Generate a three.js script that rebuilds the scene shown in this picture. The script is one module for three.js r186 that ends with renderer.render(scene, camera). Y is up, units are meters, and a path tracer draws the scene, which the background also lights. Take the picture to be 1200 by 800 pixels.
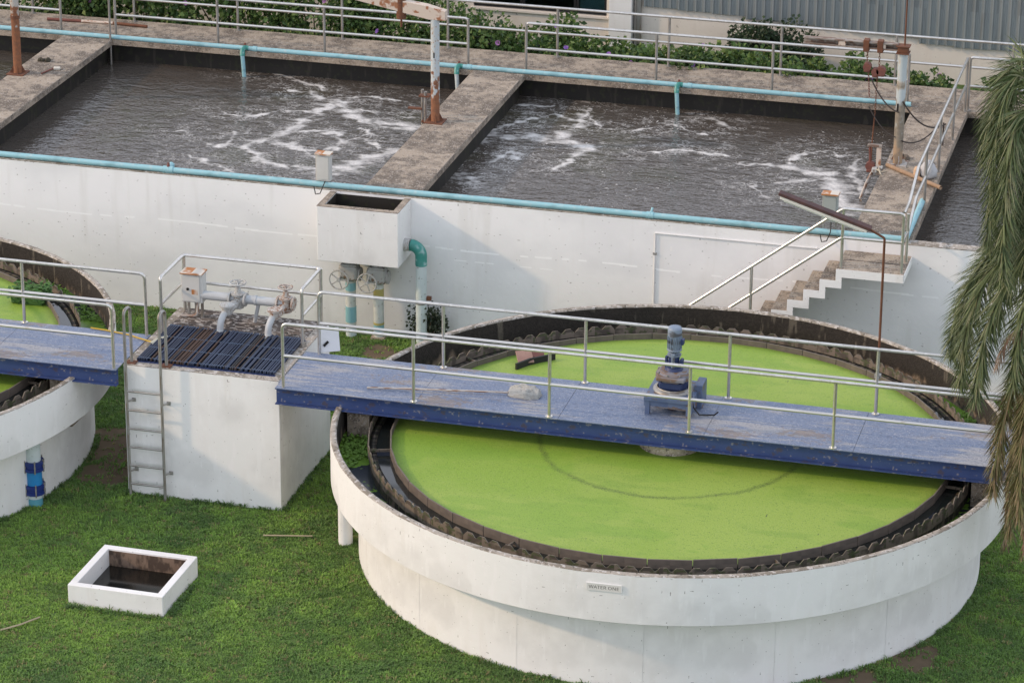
import * as THREE from 'three';
import { RoundedBoxGeometry } from 'three/addons/geometries/RoundedBoxGeometry.js';
import { mergeGeometries } from 'three/addons/utils/BufferGeometryUtils.js';

// ---------- camera, sky, sun, exposure ----------
const CAM = { f: 3776.75, yaw: 0.2553, pitch: -0.3823, roll: 0.0075, p: [8.5143, 20.2828, 48.675] };
const scene = new THREE.Scene();
const camera = new THREE.PerspectiveCamera(2 * Math.atan(400 / CAM.f) * 180 / Math.PI, 1024 / 682, 1, 900);
camera.position.set(...CAM.p);
camera.rotation.set(CAM.pitch, CAM.yaw, CAM.roll, 'YXZ');
camera.updateMatrixWorld(true);
const SUN = new THREE.Vector3(-0.855, 0.44, 0.30).normalize();
const renderer = new THREE.WebGLRenderer({ antialias: true });
renderer.setSize(1024, 682);
renderer.toneMapping = THREE.LinearToneMapping;
renderer.toneMappingExposure = 0.94;
renderer.shadowMap.enabled = true;
{ // hazy bright sky, a broad aureole round the sun
  const w = 256, h = 128, d = new Float32Array(w * h * 4), v = new THREE.Vector3();
  for (let j = 0; j < h; j++) for (let i = 0; i < w; i++) {
    const el = ((j + .5) / h - .5) * Math.PI, az = ((i + .5) / w - .5) * 2 * Math.PI;
    v.set(Math.cos(el) * Math.cos(az), Math.sin(el), Math.cos(el) * Math.sin(az));
    const e = Math.max(0, v.y), c = Math.max(0, v.dot(SUN));
    const g = 0.55 * Math.pow(c, 6) + 0.5 * Math.pow(c, 40);
    const k = (j * w + i) * 4, t = Math.pow(e, .6);
    d[k] = 1.66 + (0.80 - 1.66) * t + g * 1.2; d[k + 1] = 1.67 + (0.91 - 1.67) * t + g * 1.0; d[k + 2] = 1.80 + (1.13 - 1.80) * t + g * 0.75; d[k + 3] = 1;
    if (v.y < 0) { d[k] = .35; d[k + 1] = .36; d[k + 2] = .34; }
  }
  const sky = new THREE.DataTexture(d, w, h, THREE.RGBAFormat, THREE.FloatType);
  sky.mapping = THREE.EquirectangularReflectionMapping; sky.magFilter = THREE.LinearFilter; sky.minFilter = THREE.LinearFilter; sky.needsUpdate = true;
  scene.background = sky; scene.environment = sky;
}
const sun = new THREE.DirectionalLight(new THREE.Color().setRGB(1, 0.71, 0.45), 2.0);
sun.position.copy(SUN).multiplyScalar(60); sun.target.position.set(-2, 0, 2); sun.castShadow = true; sun.shadow.radius = 5;
Object.assign(sun.shadow.camera, { left: -28, right: 28, top: 28, bottom: -28, near: 1, far: 140 }); sun.shadow.mapSize.set(4096, 4096);
scene.add(sun, sun.target);

// ---------- helpers ----------
let seed = 7;
const rnd = () => { seed = (seed + 0x6D2B79F5) | 0; let t = Math.imul(seed ^ (seed >>> 15), 1 | seed); t = (t + Math.imul(t ^ (t >>> 7), 61 | t)) ^ t; return ((t ^ (t >>> 14)) >>> 0) / 4294967296; };
const rr = (a, b) => a + (b - a) * rnd();
const hash = (x, y) => { let h = Math.imul(x | 0, 374761393) + Math.imul(y | 0, 668265263); h = Math.imul(h ^ (h >>> 13), 1274126177); return ((h ^ (h >>> 16)) >>> 0) / 4294967296; };
const sm = t => t * t * (3 - 2 * t);
function vn(x, y, px = 0, py = px) { // value noise, tileable with integer periods
  const X = Math.floor(x), Y = Math.floor(y), fx = sm(x - X), fy = sm(y - Y);
  const w = (n, p) => p ? ((n % p) + p) % p : n;
  const a = hash(w(X, px), w(Y, py)), b = hash(w(X + 1, px), w(Y, py)), c = hash(w(X, px), w(Y + 1, py)), d = hash(w(X + 1, px), w(Y + 1, py));
  return a + (b - a) * fx + (c - a) * fy + (a - b - c + d) * fx * fy;
}
function fbm(x, y, o = 4, px = 0, py = px) { let s = 0, a = .5, n = 0; for (let i = 0; i < o; i++) { s += a * vn(x, y, px, py); n += a; a *= .5; x = x * 2 + (px ? 0 : 17.3); y = y * 2 + (py ? 0 : 9.1); px *= 2; py *= 2; } return s / n; }
const sst = (a, b, x) => sm(Math.min(1, Math.max(0, (x - a) / (b - a))));
const mix = (a, b, t) => a + (b - a) * t;
const mix3 = (a, b, t) => [mix(a[0], b[0], t), mix(a[1], b[1], t), mix(a[2], b[2], t)];
const toS = v => { v = Math.min(1, Math.max(0, v)); return Math.round(255 * (v <= .0031308 ? v * 12.92 : 1.055 * Math.pow(v, 1 / 2.4) - .055)); };
function tex(w, h, fn, { repeat = [1, 1], linear = false } = {}) { // fn(u,v) -> linear rgb, or a number
  const d = new Uint8Array(w * h * 4);
  for (let j = 0; j < h; j++) for (let i = 0; i < w; i++) {
    const c = fn((i + .5) / w, (j + .5) / h, i, j), k = (j * w + i) * 4;
    if (linear) { d[k] = d[k + 1] = d[k + 2] = Math.round(255 * Math.min(1, Math.max(0, c))); }
    else { d[k] = toS(c[0]); d[k + 1] = toS(c[1]); d[k + 2] = toS(c[2]); }
    d[k + 3] = 255;
  }
  const t = new THREE.DataTexture(d, w, h, THREE.RGBAFormat);
  t.wrapS = t.wrapT = THREE.RepeatWrapping; t.magFilter = THREE.LinearFilter; t.minFilter = THREE.LinearMipmapLinearFilter; t.generateMipmaps = true;
  if (!linear) t.colorSpace = THREE.SRGBColorSpace;
  t.repeat.set(...repeat); t.needsUpdate = true; return t;
}
const lin = (r, g, b) => new THREE.Color().setRGB(r, g, b);
const std = (o) => new THREE.MeshStandardMaterial(o);
// pixel of the photograph -> point on a plane of the place
function at(px, py, axis, val) {
  const d = new THREE.Vector3((px - 600) / CAM.f, -(py - 400) / CAM.f, -1).applyQuaternion(camera.quaternion), o = camera.position;
  const t = (val - o[axis]) / d[axis]; return o.clone().addScaledVector(d, t);
}
const used = {};
const numbered = n => { used[n] = (used[n] ?? -1) + 1; return used[n] ? `${n}_${String(used[n]).padStart(3, '0')}` : n; };
const V = (x, y, z) => new THREE.Vector3(x, y, z);
function uvm(g, s = 1) { // metre uv by dominant normal
  g = g.index ? g.toNonIndexed() : g; const p = g.attributes.position, n = g.attributes.normal, uv = new Float32Array(p.count * 2);
  for (let i = 0; i < p.count; i += 3) {
    let nx = 0, ny = 0, nz = 0; for (let k = 0; k < 3; k++) { nx += n.getX(i + k); ny += n.getY(i + k); nz += n.getZ(i + k); }
    nx = Math.abs(nx); ny = Math.abs(ny); nz = Math.abs(nz);
    for (let k = i; k < i + 3; k++) {
      const x = p.getX(k), y = p.getY(k), z = p.getZ(k);
      const [a, b] = ny >= nx && ny >= nz ? [x, -z] : nz >= nx ? [x, y] : [z, y];
      uv[k * 2] = a * s; uv[k * 2 + 1] = b * s;
    }
  }
  g.setAttribute('uv', new THREE.BufferAttribute(uv, 2)); return g;
}
const clean = gs => gs.map(g => { g = g.index ? g.toNonIndexed() : g; for (const k of Object.keys(g.attributes)) if (!['position', 'normal', 'uv'].includes(k)) g.deleteAttribute(k); if (!g.attributes.uv) g.setAttribute('uv', new THREE.BufferAttribute(new Float32Array(g.attributes.position.count * 2), 2)); return g; });
const join = gs => Array.isArray(gs) ? (gs.length === 1 ? gs[0] : mergeGeometries(clean(gs))) : gs;
function mesh(name, g, m, parent) {
  const o = new THREE.Mesh(join(g), m); o.name = parent ? name : numbered(name); o.castShadow = o.receiveShadow = true; (parent || scene).add(o); return o;
}
function thing(name, label, category, pos = [0, 0, 0], group) {
  const o = new THREE.Group(); o.name = numbered(name); o.position.set(...pos); o.userData = { label, category }; if (group) o.userData.group = group; scene.add(o); return o;
}
function tag(o, label, category, group) { o.userData.label = label; o.userData.category = category; if (group) o.userData.group = group; return o; }
function struct(name, g, m) { const o = mesh(name, g, m); o.userData.kind = 'structure'; return o; }
function bx(x0, x1, y0, y1, z0, z1, r = .006) { // box by extents
  const w = x1 - x0, h = y1 - y0, d = z1 - z0; const g = r > 0 ? new RoundedBoxGeometry(w, h, d, 1, Math.min(r, w / 2.1, h / 2.1, d / 2.1)) : new THREE.BoxGeometry(w, h, d);
  g.translate((x0 + x1) / 2, (y0 + y1) / 2, (z0 + z1) / 2); return uvm(g);
}
function rod(a, b, r, r2 = r, seg = 10) { const d = b.clone().sub(a), L = d.length(), g = new THREE.CylinderGeometry(r2, r, L, seg, 1); g.translate(0, L / 2, 0); g.applyQuaternion(new THREE.Quaternion().setFromUnitVectors(V(0, 1, 0), d.normalize())); g.translate(a.x, a.y, a.z); return g; }
function pipe(pts, r, bend = .08, seg = 8, caps = true) { // polyline tube with rounded corners
  const path = new THREE.CurvePath(); let prev = pts[0]; let n = 0;
  for (let i = 1; i < pts.length; i++) {
    if (i < pts.length - 1) {
      const a = pts[i].clone().sub(pts[i - 1]), b = pts[i + 1].clone().sub(pts[i]), k = Math.min(bend, a.length() * .45, b.length() * .45); a.normalize(); b.normalize();
      const p0 = pts[i].clone().addScaledVector(a, -k), p1 = pts[i].clone().addScaledVector(b, k);
      path.add(new THREE.LineCurve3(prev, p0)); path.add(new THREE.QuadraticBezierCurve3(p0, pts[i].clone(), p1)); prev = p1; n++;
    } else path.add(new THREE.LineCurve3(prev, pts[i]));
  }
  const P = []; path.curves.forEach((c, ci) => { const k = c.isQuadraticBezierCurve3 ? 6 : 1; for (let i = ci ? 1 : 0; i <= k; i++) P.push(c.getPoint(i / k)); });
  return sweep(P, r, seg);
}
function sweep(P, r, seg = 8) { // tube through points (radius number or function of 0..1)
  const N = P.length, pos = [], idx = [], uv = []; let nrm = null, L = 0;
  for (let i = 0; i < N; i++) {
    const t = P[Math.min(i + 1, N - 1)].clone().sub(P[Math.max(i - 1, 0)]).normalize();
    if (!nrm) { nrm = Math.abs(t.y) < .9 ? V(0, 1, 0) : V(1, 0, 0); }
    nrm = nrm.clone().addScaledVector(t, -nrm.dot(t)).normalize(); const bn = t.clone().cross(nrm);
    if (i) L += P[i].distanceTo(P[i - 1]);
    const R = typeof r === 'function' ? r(i / (N - 1)) : r;
    for (let k = 0; k <= seg; k++) { const a = k / seg * Math.PI * 2, q = P[i].clone().addScaledVector(nrm, Math.cos(a) * R).addScaledVector(bn, Math.sin(a) * R); pos.push(q.x, q.y, q.z); uv.push(k / seg, L); }
  }
  for (let i = 0; i < N - 1; i++) for (let k = 0; k < seg; k++) { const a = i * (seg + 1) + k, b = a + seg + 1; idx.push(a, a + 1, b, b, a + 1, b + 1); }
  for (const [i0, fl] of [[0, 0], [N - 1, 1]]) { const c = pos.length / 3, q = P[i0]; pos.push(q.x, q.y, q.z); uv.push(.5, 0); const o = i0 * (seg + 1); for (let k = 0; k < seg; k++) fl ? idx.push(c, o + k + 1, o + k) : idx.push(c, o + k, o + k + 1); }
  const g = new THREE.BufferGeometry(); g.setAttribute('position', new THREE.Float32BufferAttribute(pos, 3)); g.setAttribute('uv', new THREE.Float32BufferAttribute(uv, 2)); g.setIndex(idx); g.computeVertexNormals(); return g;
}
function ringWall(R, y0, y1, { a0 = 0, a1 = Math.PI * 2, seg = 160, rows = 1, jit = 0, inward = false } = {}) { // cylinder sheet, uv in metres
  const pos = [], uv = [], idx = [];
  for (let j = 0; j <= rows; j++) for (let i = 0; i <= seg; i++) { const a = a0 + (a1 - a0) * i / seg, y = mix(y0, y1, j / rows), r = R + (jit ? (fbm(a * R * 3, y * 5, 3) - .5) * jit : 0); pos.push(Math.sin(a) * r, y, Math.cos(a) * r); uv.push(a * R, y); }
  for (let j = 0; j < rows; j++) for (let i = 0; i < seg; i++) { const a = j * (seg + 1) + i, b = a + seg + 1; inward ? idx.push(a, b, a + 1, b, b + 1, a + 1) : idx.push(a, a + 1, b, b, a + 1, b + 1); }
  const g = new THREE.BufferGeometry(); g.setAttribute('position', new THREE.Float32BufferAttribute(pos, 3)); g.setAttribute('uv', new THREE.Float32BufferAttribute(uv, 2)); g.setIndex(idx); g.computeVertexNormals(); return g;
}
function lathe(prof, seg = 200, rough = 0) { // profile [[r,y]...] swept round y; uv = arc metres, profile metres
  const pos = [], uv = [], idx = [], n = prof.length; let L = [0]; for (let j = 1; j < n; j++) L.push(L[j - 1] + Math.hypot(prof[j][0] - prof[j - 1][0], prof[j][1] - prof[j - 1][1]));
  for (let i = 0; i <= seg; i++) { const a = i / seg * Math.PI * 2; for (let j = 0; j < n; j++) { let [r, y] = prof[j]; if (rough) { const q = (i % seg); r += (fbm(q * .35 + 3, j * 5.2, 2) - .5) * rough; y += (fbm(q * .5 + 60, j * 3.1, 2) - .5) * rough; } pos.push(Math.sin(a) * r, y, Math.cos(a) * r); uv.push(a * prof[0][0], L[j]); } }
  for (let i = 0; i < seg; i++) for (let j = 0; j < n - 1; j++) { const a = i * n + j, b = a + n; idx.push(a, b, a + 1, b, b + 1, a + 1); }
  const g = new THREE.BufferGeometry(); g.setAttribute('position', new THREE.Float32BufferAttribute(pos, 3)); g.setAttribute('uv', new THREE.Float32BufferAttribute(uv, 2)); g.setIndex(idx); g.computeVertexNormals(); return g;
}
function ringFlat(r0, r1, y, seg = 160) { const g = new THREE.RingGeometry(r0, r1, seg, 1); g.rotateX(-Math.PI / 2); g.translate(0, y, 0); const p = g.attributes.position, uv = g.attributes.uv; for (let i = 0; i < p.count; i++) uv.setXY(i, p.getX(i), p.getZ(i)); return g; }
const turned = (g, a, x = 0, y = 0, z = 0) => { g.rotateY(a); g.translate(x, y, z); return g; };

// ---------- materials ----------
const speck = (u, v, n, thr, o = 0) => hash(Math.floor(u * n) + o, Math.floor(v * n) + o * 7) > thr;
const paintTex = tex(1024, 1024, (u, v) => { // 3 m tile of old white paint
  const a = fbm(u * 6, v * 6, 5, 6), b = fbm(u * 40, v * 10, 3, 40, 10), st = fbm(u * 24, v * 3, 3, 24, 3);
  let c = [.84, .835, .82]; c = mix3(c, [.70, .695, .68], sst(.42, .8, a) * .75); c = mix3(c, [.74, .72, .68], sst(.55, .9, st) * .4); c = mix3(c, [.89, .89, .88], sst(.62, .8, b) * .4);
  const s = vn(u * 90, v * 90, 90); if (s > .968) c = mix3(c, [.2, .18, .16], .75); if (vn(u * 60, v * 80, 60, 80) > .972) c = [.88, .88, .87];
  return c;
});
const paintBump = tex(512, 512, (u, v) => .5 + .35 * (fbm(u * 24, v * 24, 4, 24) - .5) - (vn(u * 42, v * 42, 42) > .965 ? .3 : 0), { linear: true });
const rep = (t, x, y = x) => { const c = t.clone(); c.repeat.set(x, y); c.needsUpdate = true; return c; };
const M = {};
M.white = std({ map: rep(paintTex, 1 / 3), color: lin(.95, .945, .94), bumpMap: rep(paintBump, 1 / 1.4), bumpScale: .006, roughness: .75 });
const concTex = tex(1024, 1024, (u, v) => {
  const a = fbm(u * 4, v * 4, 5, 4), b = fbm(u * 128, v * 128, 2, 128), c0 = fbm(u * 20, v * 20, 4, 20);
  let c = mix3([.37, .305, .235], [.15, .122, .095], sst(.36, .62, a * .6 + c0 * .4)); c = mix3(c, [.47, .42, .37], sst(.62, .8, b) * .8); c = mix3(c, [.07, .06, .05], sst(.66, .82, fbm(u * 60, v * 60, 3, 60)) * .8);
  return c;
});
const concBump = tex(512, 512, (u, v) => fbm(u * 64, v * 64, 4, 64), { linear: true });
M.conc = std({ map: rep(concTex, 1 / 2.2), bumpMap: rep(concBump, 1 / .8), bumpScale: .008, roughness: .95 });
M.darkMottle = std({ map: rep(tex(512, 512, (u, v) => { const a = fbm(u * 8, v * 8, 4, 8), f = fbm(u * 40, v * 40, 3, 40), st = fbm(u * 30, v * 4, 3, 30, 4); let c = mix3([.13, .105, .08], [.05, .045, .032], sst(.4, .6, a)); c = mix3(c, [.035, .055, .015], sst(.55, .65, f) * .8); return mix3(c, [.02, .018, .014], sst(.52, .62, st)); }), 1 / 1.6), bumpMap: rep(concBump, 1 / .8), bumpScale: .008, roughness: .8 });  // dark brown mottle with green patches and near-black streaks
M.coping = std({ map: rep(tex(1024, 256, (u, v) => { const a = fbm(u * 90, v * 24, 4, 90, 24), b = fbm(u * 20, v * 4, 3, 20, 4); let c = mix3([.40, .355, .30], [.25, .215, .17], sst(.4, .65, b)); c = mix3(c, [.60, .56, .52], sst(.56, .68, a) * .8); return mix3(c, [.1, .09, .07], sst(.68, .75, fbm(u * 130, v * 30, 3, 130, 30)) * .8); }), 1 / 4, 1), bumpMap: rep(concBump, 1 / .6), bumpScale: .012, roughness: .95 });
M.steel = std({ map: tex(64, 512, (u, v) => { const a = fbm(u * 3, v * 16, 3), b = fbm(u * 6 + 3, v * 60, 3); return mix3(mix3([.66, .64, .60], [.57, .55, .51], sst(.4, .7, a)), [.42, .36, .28], sst(.68, .8, b) * .6); }), metalness: .85, roughness: .3 });
M.steelDull = std({ map: tex(128, 128, (u, v) => mix3([.36, .35, .33], [.25, .21, .17], sst(.45, .75, fbm(u * 8, v * 8, 3, 8)))), metalness: .6, roughness: .5 });
const rustT = tex(256, 256, (u, v) => mix3([.20, .075, .035], [.09, .045, .03], fbm(u * 12, v * 12, 4, 12)));
M.rust = std({ map: rustT, roughness: .9 });
M.rustRed = std({ map: tex(128, 128, (u, v) => mix3([.22, .075, .055], [.11, .05, .04], fbm(u * 10, v * 10, 4, 10))), roughness: .8 });
// pole paint: pale blue above, rust creeping up from the base, uv v = metres from base
const poleTex = (top, rustTo, off) => tex(256, 512, (u, v) => { const y = v * 2.5, n = fbm(u * 6 + off, v * 22, 4), n2 = fbm(u * 14, v * 60 + off, 3); let c = mix3(top, [.55, .5, .42], sst(.5, .8, n2) * .6); c = mix3(c, mix3([.30, .12, .05], [.14, .06, .035], n2), sst(-.12, .12, (rustTo + (n - .5) * 1.5) - y)); if (n2 > .74) c = mix3(c, [.26, .13, .07], .6); return c; }, { repeat: [1, 1 / 2.5] });
M.poleBlue = std({ map: poleTex([.48, .53, .54], .7, 3), roughness: .7 });
M.poleRust = std({ map: poleTex([.42, .40, .36], 1.3, 9), roughness: .8 });
M.polePale = std({ map: tex(256, 512, (u, v) => { const y = v * 2.5, n = fbm(u * 6 + 4, v * 18, 4), n2 = fbm(u * 16, v * 70, 3); let c = mix3([.46, .52, .53], [.52, .48, .41], sst(.45, .7, n)); c = mix3(c, mix3([.30, .26, .20], [.18, .155, .12], n2), sst(-.3, .3, 1.15 + (n - .5) * 1.6 - y)); return mix3(c, [.42, .28, .17], sst(-.06, .06, .3 + (n - .5) * .5 - y) * .7); }, { repeat: [1, 1 / 2.5] }), roughness: .7 });
M.armPale = std({ map: tex(256, 128, (u, v) => mix3([.60, .50, .42], [.32, .14, .07], sst(.55, .7, fbm(u * 9, v * 9, 5)))), roughness: .8 });
M.armRust = std({ map: tex(256, 128, (u, v) => mix3([.30, .27, .24], [.17, .11, .08], sst(.4, .6, fbm(u * 9 + 7, v * 9, 5)))), roughness: .8 });
const pvc = (c, o) => std({ map: tex(64, 512, (u, v) => { const a = fbm(u * 4 + o, v * 30, 4), b = fbm(u * 8, v * 90 + o, 3); let k = mix3(c, [c[0] * .6, c[1] * .62, c[2] * .62], sst(.5, .85, a) * .7); k = mix3(k, [.45, .55, .55], sst(.6, .8, b) * .5); return k; }, { repeat: [1, 1 / 6] }), roughness: .5 });
M.wetShade = std({ map: rep(tex(1024, 256, (u, v) => { const a = fbm(u * 20, v * 5, 4, 20, 5), st = fbm(u * 90, v * 4, 3, 90, 4), f = fbm(u * 120, v * 30, 2, 120, 30); let c = mix3([.010, .009, .008], [.022, .019, .015], a); c = mix3(c, [.055, .046, .036], sst(.62, .74, st) * .6); return mix3(c, [.03, .034, .014], sst(.64, .74, f) * .6); }), 1 / 8, 1 / 2), roughness: .6 });  // black wet staining on basin walls; also painted shade inside the overflow box
M.cyan = pvc([.27, .50, .55], 2); M.teal = pvc([.04, .24, .20], 5);
M.palePipe = std({ map: tex(128, 512, (u, v) => { const a = fbm(u * 5, v * 20, 4); let c = mix3([.62, .69, .70], [.50, .58, .58], a); return vn(u * 20, v * 80) > .93 ? mix3(c, [.2, .2, .18], .6) : c; }, { repeat: [1, 1 / 2] }), roughness: .6 });
M.pipeOld = std({ map: tex(128, 512, (u, v) => { const a = fbm(u * 5 + 7, v * 20, 4); let c = mix3([.62, .63, .59], [.45, .5, .47], a); return vn(u * 20, v * 80) > .9 ? mix3(c, [.25, .22, .17], .6) : c; }, { repeat: [1, 1 / 2] }), roughness: .7 });
M.greyPipe = std({ map: tex(128, 256, (u, v) => mix3([.50, .525, .54], [.40, .415, .42], fbm(u * 5 + 3, v * 16, 4))), roughness: .6 });
M.aqua = std({ color: lin(.22, .44, .48), roughness: .6 });
M.yellowBand = std({ color: lin(.42, .36, .12), roughness: .7 });
M.cast = std({ map: tex(256, 256, (u, v) => mix3(mix3([.50, .51, .50], [.36, .36, .34], fbm(u * 8, v * 8, 4, 8)), [.2, .14, .1], sst(.62, .72, fbm(u * 20, v * 20, 3, 20)))), roughness: .75 });
M.castRust = std({ map: tex(256, 256, (u, v) => mix3([.48, .45, .41], [.25, .14, .09], sst(.42, .62, fbm(u * 10 + 3, v * 10, 4)))), roughness: .8 });
M.boxGrey = std({ map: tex(128, 128, (u, v) => mix3([.62, .62, .60], [.5, .49, .45], fbm(u * 5, v * 5, 4, 5))), roughness: .6 });
M.boxRust = std({ map: tex(128, 128, (u, v) => mix3([.60, .55, .48], [.42, .17, .06], sst(.44, .58, fbm(u * 4 + 2, v * 4, 4)))), roughness: .8 });
// worn blue paint on the decks
const deckTex = tex(2048, 512, (u, v) => { // blue paint worn to grey primer where people walk, dirt in long smears, chips
  const x = u * 11, y = v * 1.4; const a = fbm(x * 1.1, y * 1.6 + 4, 4), s = fbm(x * 2.2, y * 20, 4), f = fbm(x * 75, y * 75, 2), g = fbm(x * 22, y * 22, 3), rst = fbm(x * .9 + 31, y * 2, 4); const wear = sst(.45, .62, a * .5 + s * .5 + (.5 - u) * .12);
  let c = mix3([.125, .17, .275], [.18, .22, .31], g); c = mix3(c, mix3([.28, .28, .30], [.36, .355, .355], g), wear * .85); c = mix3(c, [.48, .48, .50], sst(.62, .8, f) * .5); c = mix3(c, [.07, .08, .12], sst(.62, .76, fbm(x * 34 + 5, y * 46, 3)) * .5); c = mix3(c, [.20, .15, .115], sst(.60, .72, rst * .7 + g * .3) * .65); return c; });
M.deck = std({ map: rep(deckTex, 1 / 11, 1 / 1.4), bumpMap: rep(concBump, 1 / .5), bumpScale: .004, roughness: .55 });
M.blueBeam = std({ map: tex(512, 128, (u, v) => { const a = fbm(u * 30, v * 8, 4); let c = mix3([.022, .045, .145], [.034, .062, .175], a); c = mix3(c, [.26, .24, .24], sst(.68, .8, fbm(u * 60, v * 20 + 3, 3)) * .7); return mix3(c, [.06, .045, .05], sst(.66, .75, fbm(u * 25 + 9, v * 10, 4)) * .7); }, { repeat: [1 / 3, 1 / 1] }), roughness: .5 });
M.blueMach = std({ map: tex(256, 256, (u, v) => mix3(mix3([.06, .095, .19], [.14, .18, .26], fbm(u * 6, v * 6, 4)), [.15, .10, .075], sst(.58, .72, fbm(u * 10 + 3, v * 10, 4)))), roughness: .5 });
M.blueDark = std({ color: lin(.02, .035, .11), roughness: .5 });
M.motor = std({ map: tex(128, 128, (u, v) => mix3(mix3([.12, .17, .26], [.26, .31, .37], fbm(u * 8, v * 8, 4)), [.06, .05, .05], sst(.58, .72, fbm(u * 9 + 5, v * 9, 4)) * .8)), roughness: .45 });
M.rubber = std({ color: lin(.02, .02, .02), roughness: .7 });
M.dark = std({ color: lin(.012, .011, .01), roughness: .9 });

// ---------- ground ----------
const HW = 2.46, BD = 7.21, HB = 2.10, HT = 1.88, T1 = V(0, 0, 6.95), T2 = V(-13.8, 0, 6.9), RO = 4.9, RB = 4.51;
const BARE = [[-8.9, 5.7, 1.0], [-8.75, 6.7, .6], [3.2, 10.35, .55], [2.2, 10.9, .5], [3.9, 9.5, .5], [1.9, 10.6, .4], [-6.2, .9, .4], [-5.6, 1.2, .3]];
const bareAt = (x, z) => { let b = 0; for (const [bx0, bz, r] of BARE) b = Math.max(b, 1 - Math.hypot(x - bx0, z - bz) / r); const n = fbm(x * 2.5 + 40, z * 2.5 + 40, 4); return sst(0, .35, b + (n - .5) * .9 * (b > 0 ? 1 : 0)) ; };
const lawnTone = (x, z) => fbm(x * .35 + 20, z * .35 + 50, 4);
{
  const S = 24, ox = -14, oz = -4; // the lawn close by: soil and thatch colour, in metres
  const gt = tex(2048, 2048, (u, v) => { const x = ox + u * S, z = oz + v * S; const n = fbm(x * 8, z * 8, 3), f = fbm(x * 40, z * 40, 2); let c = mix3([.06, .11, .025], [.09, .15, .033], n); c = mix3(c, [.085, .08, .035], sst(.6, .8, f) * .6); const b = bareAt(x, z); return mix3(c, mix3([.16, .105, .07], [.10, .065, .045], n), b * .9); }, {});
  gt.wrapS = gt.wrapT = THREE.MirroredRepeatWrapping;
  const prof = [[150, 0], [-8.62, 0], [-8.62, 1.5], [-300, 1.5]], X0 = -260, X1 = 260, pos = [], uv = [], idx = [];
  for (const [z, y] of prof) for (const x of [X0, X1]) { pos.push(x, y, z); uv.push((x - ox) / S, (z - oz) / S); }
  for (let i = 0; i < 3; i++) { const a = i * 2; idx.push(a, a + 1, a + 2, a + 1, a + 3, a + 2); }
  const g = new THREE.BufferGeometry(); g.setAttribute('position', new THREE.Float32BufferAttribute(pos, 3)); g.setAttribute('uv', new THREE.Float32BufferAttribute(uv, 2)); g.setIndex(idx);
  const gg = g.toNonIndexed(); gg.computeVertexNormals();
  struct('ground', gg, std({ map: gt, roughness: 1 }));
}

// ---------- aeration basin ----------
const WY = 1.97; // water level
const XL = -24, XR = 8;
{
  // long painted front wall: flaked joints, stains and specks where the photograph shows them
  const LW = XR - XL;
  const wallTex = tex(2048, 256, (u, v) => {
    const x = XL + u * LW, y = v * HW; const a = fbm(x * .8, y * 1.2, 5), st = fbm(x * 5, y * .5, 4), n = fbm(x * 30, y * 30, 2);
    let c = mix3([.86, .855, .845], [.74, .74, .74], sst(.4, .75, a) * .7); c = mix3(c, [.68, .665, .63], sst(.58, .8, st) * .35);
    const l1 = Math.abs(y - (1.62 + .02 * Math.sin(x * 1.7))), l2 = Math.abs(y - 1.42);
    if (l1 < .016 && vn(x * 7, 3) > .36) c = [.93, .93, .92];
    if (l2 < .012 && x > -5.2 && x < -3 && vn(x * 9, 8) > .55) c = [.92, .92, .91];
    if (Math.abs(((x + 200) % 1.9) - .9) < .009 && vn(y * 14, Math.floor(x)) > .5) c = mix3(c, [.84, .83, .81], .7);
    if (vn(x * 45, y * 45) > .967) c = mix3(c, [.22, .2, .18], .7);
    return c;
  });
  const wallMat = std({ map: wallTex, bumpMap: rep(paintBump, LW / 1.4, HW / 1.4), bumpScale: .006, roughness: .75 });
  const b = thing('aeration_basin', 'long white walled concrete aeration basin with three pools of dark water', 'water basin');
  const wg = new THREE.PlaneGeometry(LW, HW - .015); wg.translate((XL + XR) / 2, (HW - .015) / 2, 0);
  const panel = bx(XL, XR, 0, HW - .02, -.22, -.004, 0);
  mesh('front_wall', wg, wallMat, b); mesh('wall_core', panel, M.conc, b);
  mesh('wall_coping', bx(XL, XR, HW - .018, HW, -.22, .004, .004), M.coping, b);
  // walkways
  const slab = (x0, x1, z0, z1, t = .12) => bx(x0, x1, HW - t, HW + .004, z0, z1, .015);
  mesh('divider_walkway', slab(-15.1, -14.08, -BD, -.23), M.conc, b);
  mesh('divider_walkway', slab(-6.86, -5.86, -BD, -.23), M.conc, b);
  mesh('divider_walkway', slab(1.42, 2.42, -BD, -.23), M.conc, b);
  for (const [x0, x1] of [[-15, -14.2], [-6.75, -5.97], [1.53, 2.3]]) mesh('divider_wall', bx(x0, x1, 0, HW - .125, -BD, -.23, 0), M.wetShade, b);
  mesh('back_walkway', bx(XL, XR, HW - .12, HW, -8.56, -BD + .003, .015), M.conc, b);
  mesh('back_wall', bx(XL, XR, 0, HW - .125, -8.5, -BD - .25, 0), M.wetShade, b);
}
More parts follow.
